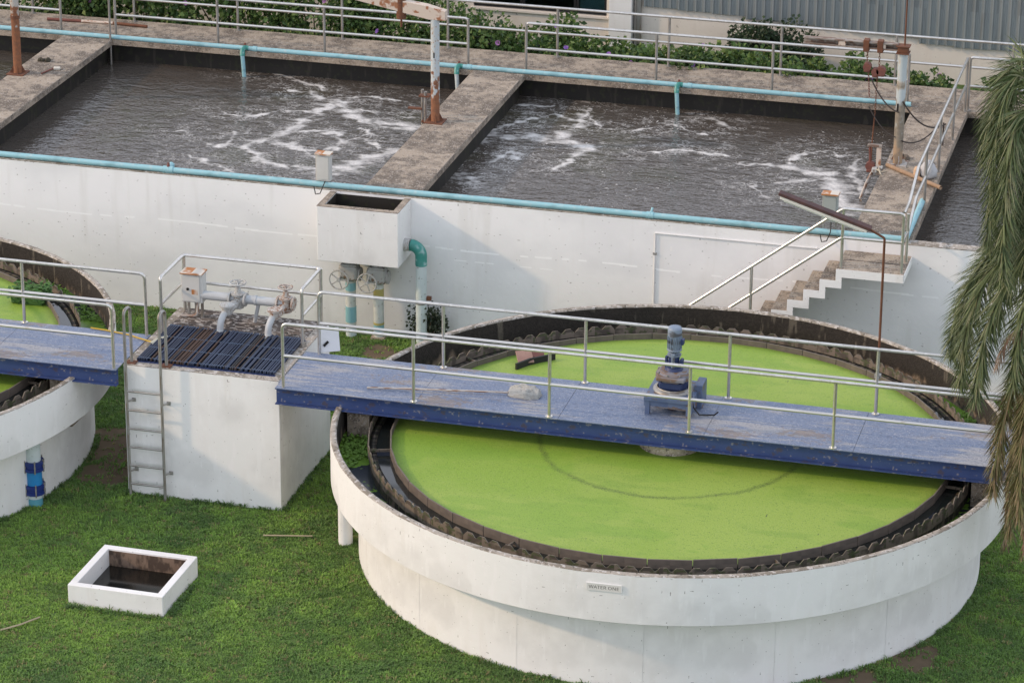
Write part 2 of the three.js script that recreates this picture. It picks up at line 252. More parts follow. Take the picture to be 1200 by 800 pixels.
{ // three pools of churning brown water with foam
  const P = (px, py) => { const q = at(px, py, 'y', WY); return [q.x, q.z]; };
  const L = [
    [[291, 173, .1], [303, 165, .12], [325, 158, .14], [354, 143, .12], [377, 129, .12], [391, 117, .16], [414, 136, .2], [436, 142, .2], [451, 145, .18], [482, 149, .2]], [[291, 173, .1], [302, 186, .09], [328, 195, .09], [358, 199, .1], [384, 198, .1]],
    [[321, 162, .1], [340, 155, .09], [373, 153, .09], [395, 156, .12], [403, 166, .12], [391, 175, .1], [362, 177, .06], [336, 171, .1], [321, 162, .12]], [[336, 171, .08], [358, 180, .07], [380, 188, .06]], [[377, 201, .26], [410, 196, .24], [440, 184, .2], [464, 174, .14]],
    [[332, 106, .05], [358, 108, .08], [384, 117, .12]], [[403, 116, .07], [432, 114, .06], [466, 117, .06]], [[247, 171, .08], [265, 168, .08], [280, 155, .08]], [[206, 153, .06], [228, 153, .07]], [[219, 184, .07], [251, 192, .09], [269, 201, .08]], [[262, 132, .06], [280, 135, .05]], [[293, 136, .07], [314, 132, .07]], [[334, 128, .06], [362, 132, .07]],
    [[403, 166, .06], [430, 158, .05], [452, 160, .05]], [[420, 150, .05], [440, 166, .05], [452, 178, .05]], [[250, 205, .05], [300, 208, .06], [340, 212, .06]], [[300, 84, .04], [345, 92, .05], [380, 104, .05]], [[410, 128, .05], [450, 132, .05], [480, 138, .05]]];
  const Rr = [
    [[532, 172, .08], [570, 160, .16], [622, 159, .14], [650, 165, .2], [672, 152, .14], [682, 138, .1], [686, 126, .05]], [[560, 156, .1], [590, 148, .07], [618, 140, .06], [656, 134, .07], [676, 140, .08]],
    [[650, 165, .18], [690, 172, .16], [668, 190, .07], [652, 196, .07]], [[610, 122, .06], [648, 124, .06]], [[576, 190, .08], [600, 178, .06], [610, 186, .06]], [[690, 135, .05], [704, 148, .05]],
    [[868, 192, .06], [905, 193, .1], [940, 197, .14], [966, 204, .2], [980, 212, .22], [990, 228, .24], [998, 244, .28]], [[930, 190, .06], [946, 180, .06], [968, 177, .06], [984, 182, .05]], [[1008, 186, .08], [998, 194, .1], [1000, 206, .1], [1014, 222, .12], [990, 232, .16]],
    [[908, 214, .08], [940, 214, .08], [972, 210, .1]], [[880, 216, .05], [900, 230, .06]], [[826, 138, .1], [850, 146, .1]], [[752, 178, .05], [800, 176, .05], [850, 182, .05]], [[740, 152, .04], [790, 146, .04], [830, 158, .05]], [[530, 200, .2], [552, 214, .12]]];
  const mk = (x0, x1, lines, fleck, label) => {
    const z0 = -BD - .3, z1 = -.2, W = x1 - x0, H = z1 - z0; const segs = [];
    for (const l of lines) for (let i = 0; i < l.length - 1; i++) { const a = P(l[i][0], l[i][1]), b = P(l[i + 1][0], l[i + 1][1]); segs.push([...a, l[i][2], ...b, l[i + 1][2]]); }
    const foam = (x, z) => {
      const wx = x + (fbm(x * 2.2, z * 2.2, 3) - .5) * .3 + (fbm(x * 9, z * 9, 2) - .5) * .16, wz = z + (fbm(x * 2.2 + 50, z * 2.2 + 9, 3) - .5) * .3 + (fbm(x * 9 + 7, z * 9, 2) - .5) * .16; let f = 0, near = 0;
      for (const s of segs) { const dx = s[3] - s[0], dz = s[4] - s[1]; let t = ((wx - s[0]) * dx + (wz - s[1]) * dz) / (dx * dx + dz * dz); t = t < 0 ? 0 : t > 1 ? 1 : t; const d = Math.hypot(wx - s[0] - dx * t, wz - s[1] - dz * t), w = mix(s[2], s[5], t) * 1.6; if (d < w * 3) f = Math.max(f, 1 - d / (w * 1.25)); if (d < 1.3) near = Math.max(near, 1 - d / 1.3); }
      const br = fbm(x * 5, z * 8, 4), fine = fbm(x * 40, z * 50, 2), lace = 1 - Math.abs(fbm(x * 2.6 + 8, z * 3.6, 3) - .5) * 16;
      let o = f > 0 ? sst(.22, 1.0, f * .8 + (br - .48) * 1.1) * .95 : 0; const lace2 = 1 - Math.abs(fbm(x * 6.5 + 2, z * 8.5, 3) - .5) * 18; o = Math.max(o, sst(.1, 1, lace2) * sst(.45, .95, near) * .38);
      o = Math.max(o, sst(.2, 1.2, lace) * sst(.2, .8, near) * .5 * sst(.42, .62, br)); o = Math.max(o, near > .1 && fine > .60 ? sst(.48, .64, br) * .5 * near : 0);
      if (fleck && vn(x * 22, z * 30) > .9) o = Math.max(o, .75 * sst(.5, .6, fbm(x * .7 + 3, z * .9 + 1, 2)));
      return o * (.72 + .28 * sst(.3, .6, fine));
    };
    const N = 1024, F = new Float32Array(N * N); for (let j = 0; j < N; j++) for (let i = 0; i < N; i++) F[j * N + i] = segs.length ? foam(x0 + (i + .5) / N * W, z1 - (j + .5) / N * H) : 0;
    const ct = tex(N, N, (u, v, i, j) => { const x = x0 + u * W, z = z1 - v * H; const n = fbm(x * .6, z * .8, 4), m = fbm(x * 3, z * 6, 3); let c = mix3([.066, .055, .045], [.092, .079, .067], n); c = mix3(c, [.06, .058, .026], sst(.6, .75, fbm(x * .8 + 9, z * .8, 3)) * .4); c = mix3(c, [.10, .09, .08], sst(.5, .8, m) * .4); return mix3(c, [.72, .70, .67], F[j * N + i]); });
    const ro = tex(N, N, (u, v, i, j) => .09 + .6 * F[j * N + i], { linear: true });
    const bt = tex(N, N, (u, v, i, j) => { const x = x0 + u * W, z = z1 - v * H; const w = (fbm(x * 1.5, z * 1.5, 2) - .5) * 1.2; return .35 + .5 * (fbm(x * 5 + w, z * 10 + w * 2, 4) - .5) + .22 * (fbm(x * 20, z * 34, 2) - .5) + .2 * F[j * N + i]; }, { linear: true });
    const g = new THREE.PlaneGeometry(W, H); g.rotateX(-Math.PI / 2); g.translate((x0 + x1) / 2, WY, (z0 + z1) / 2);
    const o = struct('basin_water', g, std({ map: ct, roughnessMap: ro, roughness: 1, bumpMap: bt, bumpScale: .032 }));
    o.userData.label = label; o.userData.category = 'water';
  };
  mk(-14.3, -6.6, L, false, 'brown water with ringed white foam between the two left walkways'); mk(-6.1, 1.6, Rr, true, 'brown water with scattered foam between the middle and stair walkways');
  mk(-22, -14.9, [], false, 'dark brown water beyond the outermost left walkway'); mk(2.25, 7.8, [], false, 'dark still water beside the railed stair walkway');
}

// ---------- building behind ----------
{
  const ZB = -11.9, gy = 1.5, b = thing('shed_building', 'low building with grey corrugated metal cladding above a pale plinth wall', 'building');
  const yAt = (x, y) => at(x, y, 'z', ZB), xa = yAt(715, 30).x, xb = yAt(742, 30).x;
  const cream = std({ map: rep(paintTex, 1 / 3.3), color: lin(.88, .81, .74), roughness: .9 });
  const wy = at(640, 12, 'z', ZB).y, wx0 = at(555, 5, 'z', ZB).x, wx1 = at(711, 12, 'z', ZB).x;
  mesh('wall', [bx(-26, wx0, gy, 4.7, ZB - .2, ZB, 0), bx(wx0, wx1, gy, wy - .03, ZB - .2, ZB, 0), bx(wx1, xa, gy, 4.7, ZB - .2, ZB, 0), bx(wx0, wx1, 4.0, 4.7, ZB - .2, ZB, 0)], cream, b);
  mesh('plinth_wall', bx(xb + .02, 16, gy, 2.9, ZB - .22, ZB - .02, 0), cream, b);
  mesh('pillar', bx(xa + .003, xb, gy, 4.7, ZB - .15, ZB + .16, .01), M.white, b);
  mesh('drain_pipe', rod(V(xb + .12, gy, ZB + .05), V(xb + .12, 4.6, ZB + .05), .06), M.steelDull, b);
  const frame = std({ color: lin(.02, .02, .022), roughness: .4 }), glass = new THREE.MeshPhysicalMaterial({ color: lin(.5, .6, .62), transmission: 1, roughness: .03, thickness: 0 });
  const mid = at(675, 10, 'z', ZB).x, m2 = at(612, 5, 'z', ZB).x;
  for (const [a, c] of [[wx0, m2], [m2, mid], [mid, wx1]]) {
    const w = mesh('window', [bx(a + .006, a + .05, wy, 3.98, ZB - .1, ZB - .02, .004), bx(c - .05, c - .006, wy, 3.98, ZB - .1, ZB - .02, .004), bx(a + .05, c - .05, wy, wy + .06, ZB - .1, ZB - .02, .004), bx(a + .05, c - .05, 3.92, 3.98, ZB - .1, ZB - .02, .004)], frame, b);
    mesh('pane', bx(a + .05, c - .05, wy + .06, 3.92, ZB - .065, ZB - .059, 0), glass, w);
  }
  mesh('window_sill', bx(wx0 - .05, wx1 + .05, wy - .08, wy - .031, ZB + .001, ZB + .05, .006), cream, b);
  mesh('curtain', bx(mid + .05, wx1 - .03, wy, 3.98, ZB - .17, ZB - .15, 0), std({ color: lin(.34, .42, .41), roughness: .9 }), b);
  // room behind the panes
  mesh('room_wall', [bx(-26, xb, gy, 4.7, ZB - 4.2, ZB - 4, 0), bx(-26, xb, 4.6, 4.7, ZB - 4, ZB - .2, 0), bx(-26, xb, gy - .1, gy + .05, ZB - 4, ZB - .2, 0), bx(-26, -25.8, gy, 4.6, ZB - 4, ZB - .2, 0), bx(xb - .2, xb, gy, 4.6, ZB - 4, ZB - .2, 0)], std({ color: lin(.3, .28, .26), roughness: .9 }), b);
  const sheetM = [0, 1, 2].map(k => std({ map: tex(128, 256, (u, v) => { const n = fbm(u * 4 + k * 9, v * 3, 4), s = fbm(u * 14 + k, v * 2.5, 3); return mix3(mix3([.23, .26, .265], [.285, .31, .31], n), [.15, .155, .15], sst(.55, .8, s) * .5); }, { repeat: [1, 1 / 3] }), roughness: .55, metalness: .15 }));
  const rib = .172, nR = 4, step = rib * nR; let k = 0;
  for (let x = xb + .22; x < 14; x += step, k++) { // each corrugated sheet, lapped a little lower than the one before where the photo steps
    const px = x + step / 2, yb = (px < .55 ? 2.60 - .0 * k : 2.26) + (k % 3) * .012 - (px < .55 ? Math.max(0, (px + 4.5)) * .045 : 0);
    const sh = new THREE.Shape(), pts = []; for (let i = 0; i < nR; i++) { const a = i * rib; pts.push([a, 0], [a + .006, .034], [a + .036, .034], [a + .042, 0], [a + .09, 0], [a + .095, .008], [a + .11, .008], [a + .115, 0]); } pts.push([step + .02, 0]);
    const t = .004; sh.moveTo(pts[0][0], pts[0][1]); for (const q of pts.slice(1)) sh.lineTo(q[0], q[1]); for (const q of pts.slice().reverse()) sh.lineTo(q[0], q[1] - t);
    const g = new THREE.ExtrudeGeometry(sh, { depth: 4.75 - yb, bevelEnabled: false }); g.rotateX(Math.PI / 2); g.translate(x, 4.75, ZB + .03 + (k % 2) * .005);
    mesh('metal_sheet', uvm(g), sheetM[k % 3], b);
  }
  mesh('roof', bx(-27, 17, 4.76, 4.86, ZB - 6, ZB + .5, .01), sheetM[1], b);
  mesh('side_wall', [bx(xb + .01, 16, 2.91, 4.75, ZB - .2, ZB - .1, 0), bx(15.8, 16, gy, 4.7, ZB - 6, ZB - .23, 0), bx(xb, 16, gy, 4.7, ZB - 6, ZB - 5.8, 0)], cream, b);
}

// ---------- settling tanks ----------
const AY = 1.62; // algae level
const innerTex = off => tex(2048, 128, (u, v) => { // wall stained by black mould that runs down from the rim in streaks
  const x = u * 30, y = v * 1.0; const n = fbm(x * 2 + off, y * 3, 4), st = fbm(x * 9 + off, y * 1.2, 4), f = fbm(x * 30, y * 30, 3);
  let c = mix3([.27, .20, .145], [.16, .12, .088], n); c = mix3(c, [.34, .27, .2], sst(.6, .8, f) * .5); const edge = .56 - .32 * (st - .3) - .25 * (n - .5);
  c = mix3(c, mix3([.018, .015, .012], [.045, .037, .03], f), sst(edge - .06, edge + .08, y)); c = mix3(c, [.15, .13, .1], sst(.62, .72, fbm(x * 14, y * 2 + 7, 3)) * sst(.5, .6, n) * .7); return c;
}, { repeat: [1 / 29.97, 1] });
const weedTex = off => tex(1024, 1024, (u, v) => { const x = (u - .5) * 10, z = (v - .5) * 10; const n = fbm(x * 1.6 + off, z * 1.6, 4), f = fbm(x * 12, z * 12, 3); let c = [.03, .035, .04]; const m = sst(.46, .50, n * .75 + f * .25); return mix3(c, mix3([.08, .17, .02], [.20, .34, .05], f), m); });
function makeTank(name, label, C, off) {
  const t = thing(name, label, 'settling tank', [C.x, 0, C.z]);
  const nP = 16, dA = Math.PI * 2 / nP;
  for (let i = 0; i < nP; i++) mesh('wall_panel', ringWall(RB, -.05, 1.17, { a0: (i + .35) * dA + .0005, a1: (i + 1.35) * dA - .0005, seg: 10 }), M.white, t);
  mesh('wall_core', ringWall(RB - .003, -.05, 1.17, { seg: 96 }), M.white, t);
  mesh('rim_band', lathe([[RB - .1, 1.16], [RO - .015, 1.16], [RO, 1.172], [RO, HT - .012]], 320), M.white, t);
  mesh('rim_coping', lathe([[RO + .001, HT - .016], [RO - .006, HT - .003], [RO - .03, HT], [RO - .07, HT], [RO - .09, HT - .006], [RO - .094, HT - .03]], 420, .009), M.coping, t);
  mesh('inner_wall', ringWall(RO - .09, 1.17, HT - .02, { seg: 200, inward: true }), std({ map: innerTex(off), bumpMap: rep(concBump, 1), bumpScale: .01, roughness: .95 }), t).geometry.attributes.uv.needsUpdate = true;
  { const uv = t.children[t.children.length - 1].geometry.attributes.uv; for (let i = 0; i < uv.count; i++) uv.setY(i, uv.getY(i) - .93); }
  mesh('channel_wall', lathe([[4.24, .5], [4.24, 1.60], [4.34, 1.60], [4.34, 1.0]], 160), M.darkMottle, t);
  const wm = std({ map: weedTex(off), roughness: .2 }); const rg = ringFlat(4.34, RO - .09, 1.40); { const uv = rg.attributes.uv; for (let i = 0; i < uv.count; i++) uv.setXY(i, uv.getX(i) / 10 + .5, uv.getY(i) / 10 + .5); }
  mesh('channel_water', rg, wm, t); mesh('ring_water', ringFlat(3.98, 4.25, 1.575), std({ color: lin(.02, .022, .02), roughness: .08 }), t);
  // notched weir plates and baffle panels, piece by piece
  const nW = 42, wA = Math.PI * 2 / nW, ch = 2 * 4.36 * Math.sin(wA / 2) - .006, teeth = 3, tp = ch / teeth; const sh = new THREE.Shape(); sh.moveTo(-ch / 2, -.14); sh.lineTo(ch / 2, -.14); sh.lineTo(ch / 2, -.03);
  for (let i = teeth - 1; i >= 0; i--) { const x = -ch / 2 + i * tp; sh.lineTo(x + tp * .95, -.005); sh.lineTo(x + tp * .70, .052); sh.lineTo(x + tp * .30, .052); sh.lineTo(x + tp * .05, -.005); } sh.lineTo(-ch / 2, -.03);
  const wg = uvm(new THREE.ExtrudeGeometry(sh, { depth: .014, bevelEnabled: false })), wmat = [0, 1, 2].map(k => std({ map: tex(128, 128, (u, v) => { const n = fbm(u * 6 + k * 7, v * 6, 4), g = fbm(u * 14, v * 14 + k, 3); return mix3(mix3([.20, .165, .13], [.09, .075, .06], sst(.4, .65, n)), [.05, .075, .02], sst(.58, .66, g) * .7); }), roughness: .9 }));
  const bw = 2 * 4.03 * Math.sin(wA / 2) - .008, bg = uvm(new RoundedBoxGeometry(bw, .16, .022, 1, .004)), bm = [0, 1, 2].map(k => std({ map: tex(128, 64, (u, v) => { const n = fbm(u * 6 + k * 5, v * 6 + off, 4); return mix3([.19, .155, .125], [.095, .082, .07], n); }), roughness: .8 })), kg = bx(-.012, .012, -.02, .02, 0, .31, .003);
  for (let i = 0; i < nW; i++) {
    const a = i * wA + .04, w = mesh('weir_plate', wg, wmat[i % 3], t); w.rotation.y = a; w.position.set(Math.sin(a) * 4.342, 1.69, Math.cos(a) * 4.342); w.scale.setScalar(1);
    const q = mesh('baffle_panel', bg, bm[(i * 7) % 3], t); q.rotation.y = a + .02; q.position.set(Math.sin(a + .02) * 4.03, 1.632 + (hash(i, 3) - .5) * .012, Math.cos(a + .02) * 4.03);
    if (i % 6 === 3) { const k = mesh('bracket', kg, M.darkMottle, t); k.rotation.y = a + wA / 2; k.position.set(Math.sin(a + wA / 2) * 4.04, 1.63, Math.cos(a + wA / 2) * 4.04); }
  }
  const dw = []; for (let i = 0; i < 14000 && dw.length < 6500; i++) { const a = rr(0, 6.283), r = rr(4.36, 4.78), x = Math.sin(a) * r, z = Math.cos(a) * r; if (fbm(x * 1.3 + off, z * 1.3 + 4, 3) < .46) continue; const d = V(rr(-1, 1), rr(.1, .6), rr(-1, 1)).normalize(); dw.push({ p: V(x, 1.405 + rr(0, .03), z), d, s: d.clone().cross(V(rr(-.4, .4), 1, rr(-.4, .4))).normalize(), len: rr(.03, .075), wid: rr(.025, .05), droop: rr(0, .3) }); }
  const dm = mesh('floating_weed', leafGeo(dw), std({ color: lin(.13, .24, .035), roughness: .8 }), t); dm.userData.kind = 'stuff';
  mesh('tank_floor', ringFlat(.3, 4.4, .5), M.conc, t);
  mesh('center_column', lathe([[.46, .5], [.46, 1.80], [.44, 1.825], [.05, 1.83]], 48), std({ map: rep(concTex, 1 / 2), color: lin(1.3, 1.35, 1.35), roughness: .9 }), t);
  return t;
}
const tank1 = makeTank('settling_tank', 'large round white settling tank with full bright green algae surface and sign on its rim', T1, 0);
const tank2 = makeTank('settling_tank', 'round white settling tank with a blue collared pipe standing against its wall', T2, 40);
for (const x of [-4.56, 4.56]) mesh('bridge_pier', bx(x - .17, x + .17, 1.0, 1.835, -.35, .5, .012), M.conc, tank1);
mesh('bridge_pier', bx(4.56 - .17, 4.56 + .17, 1.0, 1.835, -.35, .5, .012), M.conc, tank2);
function algae(C, ringOn, off, label) { // matted algae: fine flecks, slow drifts of tone, an arc of dark debris
  const t = tex(2048, 2048, (u, v) => { const x = (u - .5) * 8.1, z = (.5 - v) * 8.1, r = Math.hypot(x, z), a = Math.atan2(z, x); const n = fbm(x * .7 + off, z * .7, 4), m = fbm(x * 2.2 + a, z * 5, 4), f = fbm(x * 45, z * 45, 2); let c = mix3([.225, .345, .034], [.27, .375, .055], sst(.35, .65, n)); c = mix3(c, [.17, .29, .03], sst(.52, .75, m) * .45); c = mix3(c, [.31, .39, .09], sst(.60, .8, f) * .35); c = mix3(c, [.19, .33, .03], sst(.5, .62, fbm(x * .9 + 3 * n, z * 2.6 + off, 4)) * .5); c = mix3(c, [.12, .20, .03], sst(3.86, 4.02, r + .12 * (fbm(a * 20, r * 8, 3) - .5)) * .6); c = mix3(c, [.10, .19, .02], sst(.64, .8, fbm(x * 60 + 9, z * 60, 2)) * .5); if (vn(x * 14 + 3, z * 14) > .985) c = [.08, .11, .03];
    if (ringOn) { const q = Math.abs(r - 1.88 - .10 * (fbm(a * 5, 1.5, 3) - .5) - .03 * (fbm(x * 9, z * 9, 2) - .5)); const keep = sst(0, .25, z - .35 + .4 * fbm(a * 4, 3, 2)); const d = sst(.075, .0, q) * keep * (.45 + .55 * fbm(a * 7 + 3, r * 3, 3)); if (d > 0) { c = mix3(c, [.13, .20, .03], d * .75); if (vn(x * 90, z * 90) > .86 - .3 * d) c = mix3(c, [.05, .075, .02], .65); } }
    else { const band = sst(.15, .0, Math.abs(Math.hypot(x - 1, z + 1) - 2.2 - .4 * n)); c = mix3(c, [.09, .2, .02], band * .6); }
    return c; });
  const g = new THREE.CircleGeometry(4.035, 120); g.rotateX(-Math.PI / 2); const p = g.attributes.position, uv = g.attributes.uv; for (let i = 0; i < p.count; i++) uv.setXY(i, p.getX(i) / 8.1 + .5, .5 - p.getZ(i) / 8.1); g.translate(C.x, AY, C.z);
  const o = struct('algae_water', g, std({ map: t, bumpMap: rep(concBump, 12), bumpScale: .004, roughness: .62 })); o.userData.label = label; o.userData.category = 'water'; return o;
}
algae(T1, true, 0, 'bright green algae covered water under the long blue bridge'); algae(T2, false, 30, 'green algae covered water under the short blue bridge by the chamber');

// ---------- bridges ----------
const RR = .026;
function deckBridge(name, label, x0, x1, zn, zf, nearPosts, farPosts, nearEnd, farEnd, plates) {
  const y = HB, t = thing(name, label, 'footbridge');
  for (let i = 0; i < plates; i++) { const a = mix(x0, x1, i / plates), b = mix(x0, x1, (i + 1) / plates); mesh('deck_plate', bx(a + .002, b - .002, y - .012, y + (i % 2) * .0015, zf - .03, zn + .03, .003), M.deck, t); }
  for (const [z, s] of [[zn, 1], [zf, -1]]) { // steel channels, open side outward
    const web = z - s * .045; mesh('channel_beam', [bx(x0, x1, y - .245, y - .013, Math.min(web, web - s * .01), Math.max(web, web - s * .01), .002), bx(x0, x1, y - .262, y - .246, Math.min(web - s * .01, z + s * .035), Math.max(web - s * .01, z + s * .035), .003), bx(x0, x1, y - .028, y - .0125, Math.min(web, z + s * .02), Math.max(web, z + s * .02), .002)], M.blueBeam, t);
  }
  for (let x = x0 + .06; x < x1; x += 1.05) mesh('cross_beam', bx(x - .03, x + .03, y - .2, y - .029, zf + .056, zn - .056, .003), M.blueBeam, t);
  for (const [z, posts, end] of [[zn - .02, nearPosts, nearEnd], [zf + .02, farPosts, farEnd]]) {
    const H = 1.0; for (const p of posts) mesh('post', [rod(V(p, y, z), V(p, y + H - .02, z), RR * .95), rod(V(p, y, z), V(p, y + .012, z), .055, .055, 12)], M.steel, t);
    const [a, b] = end; mesh('top_rail', pipe([...(a.bend ? [V(a.x, y, z)] : []), V(a.x, y + H, z), V(b.x, y + H, z), ...(b.bend ? [V(b.x, y, z)] : [])], RR, .09), M.steel, t);
    mesh('mid_rail', rod(V(a.x, y + .5, z), V(b.x, y + .5, z), RR * .9), M.steel, t);
  }
  return t;
}
const zn = 7.58, zf = 6.18;
deckBridge('service_bridge', 'long worn blue steel footbridge with stainless rails across the large tank', -5.78, 4.86, zn, zf, [-3.68, -1.66, .38, 2.44], [-3.62, -1.46, .68, 2.83], [{ x: -5.66, bend: 1 }, { x: 4.8, bend: 1 }], [{ x: -5.55, bend: 1 }, { x: 4.8, bend: 1 }], 5);
deckBridge('service_bridge', 'worn blue footbridge from the pump chamber across the tank with the collared pipe', -18.5, -8.25, zn, zf, [-10.4, -12.5, -14.6], [-10.29, -12.4, -14.5], [{ x: -18.4, bend: 1 }, { x: -8.3, bend: 1 }], [{ x: -18.4, bend: 1 }, { x: -8.3, bend: 1 }], 5);

// ---------- drive unit on the bridge ----------
{
  const t = thing('drive_unit', 'blue vertical gear motor on a square blue stand on the bridge', 'motor', [-.03, HB, 6.72]), w = .30;
  for (const [x, z] of [[-1, -1], [1, -1], [-1, 1], [1, 1]]) mesh('leg', bx(x * w - .035, x * w + .035, 0, .22, z * .34 - .035, z * .34 + .035, .004), M.blueMach, t);
  mesh('stand_top', bx(-.35, .35, .22, .275, -.40, .40, .006), M.blueMach, t);
  mesh('side_rail', [bx(-.335, .335, .13, .219, .345, .36, .002), bx(.335, .35, .06, .219, -.37, .37, .002), bx(-.35, -.335, .13, .219, -.37, .37, .002)], M.blueMach, t);
  mesh('shaft', rod(V(0, 0, .05), V(0, .22, .05), .075, .075, 20), M.rust, t); mesh('bearing_flange', [rod(V(.2, .02, .1), V(.2, .16, .1), .07, .07, 12)], M.rustRed, t);
  mesh('bolt_bar', rod(V(-.24, .07, .2), V(.24, .05, .2), .014), M.castRust, t);
  mesh('gear_base', lathe([[.29, .276], [.29, .30], [.24, .315], [.235, .33]], 28), M.steelDull, t);
  const oct = (r0, r1, y0, y1) => { const g = new THREE.CylinderGeometry(r1, r0, y1 - y0, 8); g.rotateY(Math.PI / 8); g.translate(0, (y0 + y1) / 2, 0); return g; };
  mesh('gearbox', [oct(.22, .225, .331, .46), bx(-.165, .165, .345, .45, .14, .222, .02)], M.blueDark, t);
  mesh('gear_cover', [oct(.265, .265, .461, .55), oct(.25, .21, .551, .585), bx(-.21, .21, .475, .54, .1, .262, .02)], std({ map: tex(128, 128, (u, v) => mix3([.20, .20, .23], [.17, .115, .08], sst(.4, .62, fbm(u * 6, v * 6, 4)))), roughness: .7 }), t);
  for (let i = 0; i < 8; i++) { const a = i / 8 * 6.283 + .2; mesh('bolt', rod(V(Math.cos(a) * .235, .551, Math.sin(a) * .235), V(Math.cos(a) * .235, .575, Math.sin(a) * .235), .014, .014, 6), M.steelDull, t); }
  mesh('neck', [oct(.14, .12, .586, .63), oct(.115, .115, .631, .70), oct(.075, .09, .701, .80), bx(-.13, -.09, .60, .78, -.03, .03, .01), bx(.09, .14, .66, .76, -.04, .06, .015)], M.blueDark, t);
  mesh('coupling', [oct(.105, .105, .801, .825), oct(.075, .075, .826, .875), bx(-.02, .03, .64, .86, .08, .12, .01)], M.motor, t);
  const m = mesh('motor', lathe([[.05, .875], [.105, .88], [.11, .895], [.092, .905], [.092, 1.10], [.103, 1.112], [.103, 1.20], [.09, 1.235], [.04, 1.242], [.0, 1.243]], 28), M.motor, t);
  for (let i = 0; i < 18; i++) { const a = i / 18 * 6.283, g = bx(-.004, .004, .915, 1.095, .091, .108, .001); g.rotateY(a); mesh('fin', g, M.motor, m); }
  mesh('terminal_box', bx(.07, .14, .98, 1.06, -.05, .05, .01), M.blueDark, m);
  mesh('cable', sweep([V(.24, .46, .1), V(.30, .36, .22), V(.36, .14, .28), V(.44, .03, .26), V(.55, .015, .2), V(.66, .05, .26), V(.72, .12, .3)].flatMap((p, i, A) => i < A.length - 1 ? [p, p.clone().lerp(A[i + 1], .5)] : [p]), .011), M.rubber, t);
  mesh('backplate', bx(.30, .42, .0, .36, -.36, -.02, .012), M.blueMach, t);
}
{ // skimming net left on the deck
  const t = thing('skimming_net', 'long pole with a crumpled white net lying on the blue bridge deck', 'net');
  const a = at(430, 454, 'y', HB + .03), b = at(600, 460, 'y', HB + .05); mesh('pole', sweep([a, a.clone().lerp(b, .5).add(V(0, .004, 0)), b], .016), M.castRust, t);
  const c = at(615, 463, 'y', HB), g = new THREE.SphereGeometry(1, 40, 20, 0, 6.2832, 0, Math.PI / 2); const p = g.attributes.position;
  for (let i = 0; i < p.count; i++) { const x = p.getX(i), y = p.getY(i), z = p.getZ(i), n = fbm(x * 5 + 4, z * 5 + y * 3, 4) - .5, L = Math.pow(Math.abs(x), 4) + Math.pow(Math.abs(z), 4), k = 1 / Math.pow(Math.max(L, .05), .1); p.setXYZ(i, x * .25 * (1 + n * .3) * Math.min(k, 1.1), .004 + y * .14 * (1 + n * .55), z * .17 * (1 + n * .4) * Math.min(k, 1.1)); }
  g.translate(c.x, HB, c.z); g.computeVertexNormals();
  mesh('net_bag', g, std({ map: tex(256, 256, (u, v) => mix3([.80, .79, .74], [.58, .56, .50], sst(.5, .8, fbm(u * 30, v * 30, 3)))), bumpMap: rep(concBump, 6), bumpScale: .02, roughness: .95 }), t);
}
{ // skimmer blade caught in the algae
  const t = thing('scum_skimmer', 'reddish brown skimmer board with a black rubber blade floating in green algae', 'skimmer'), y = AY;
  const a = at(605, 433, 'y', y), b = at(621, 427, 'y', y), c = at(650, 421, 'y', y);
  const blade = (P, h, w) => { const gs = []; for (let i = 0; i < P.length - 1; i++) { const d = P[i + 1].clone().sub(P[i]); const g = new THREE.BoxGeometry(d.length() + .01, h, w); g.rotateY(-Math.atan2(d.z, d.x)); const m = P[i].clone().lerp(P[i + 1], .5); g.translate(m.x, m.y + h / 2, m.z); gs.push(g); } return gs; };
  mesh('rubber_blade', blade([a, b, c], .1, .035), M.rubber, t);
  const g1 = new RoundedBoxGeometry(.25, .02, .26, 1, .006); g1.rotateX(.42); g1.rotateY(.45); const q = at(615, 418, 'y', y + .10); g1.translate(q.x, q.y, q.z); mesh('board', uvm(g1), std({ map: tex(128, 128, (u, v) => mix3([.38, .24, .19], [.27, .15, .12], fbm(u * 6, v * 6, 4))), roughness: .85 }), t);
  const g2 = new RoundedBoxGeometry(.22, .02, .18, 1, .006); g2.rotateZ(-.35); g2.rotateX(.35); g2.rotateY(.3); const q2 = at(630, 415, 'y', y + .09); g2.translate(q2.x, q2.y, q2.z); mesh('board', uvm(g2), M.rustRed, t);
  mesh('support_arm', [rod(q.clone().add(V(0, .02, -.05)), V(q.x - .15, y - .05, q.z - .5), .018), rod(V(q.x - .15, y - .05, q.z - .5), V(q.x - .1, y - .3, q.z - .3), .018)], M.rust, t);
}
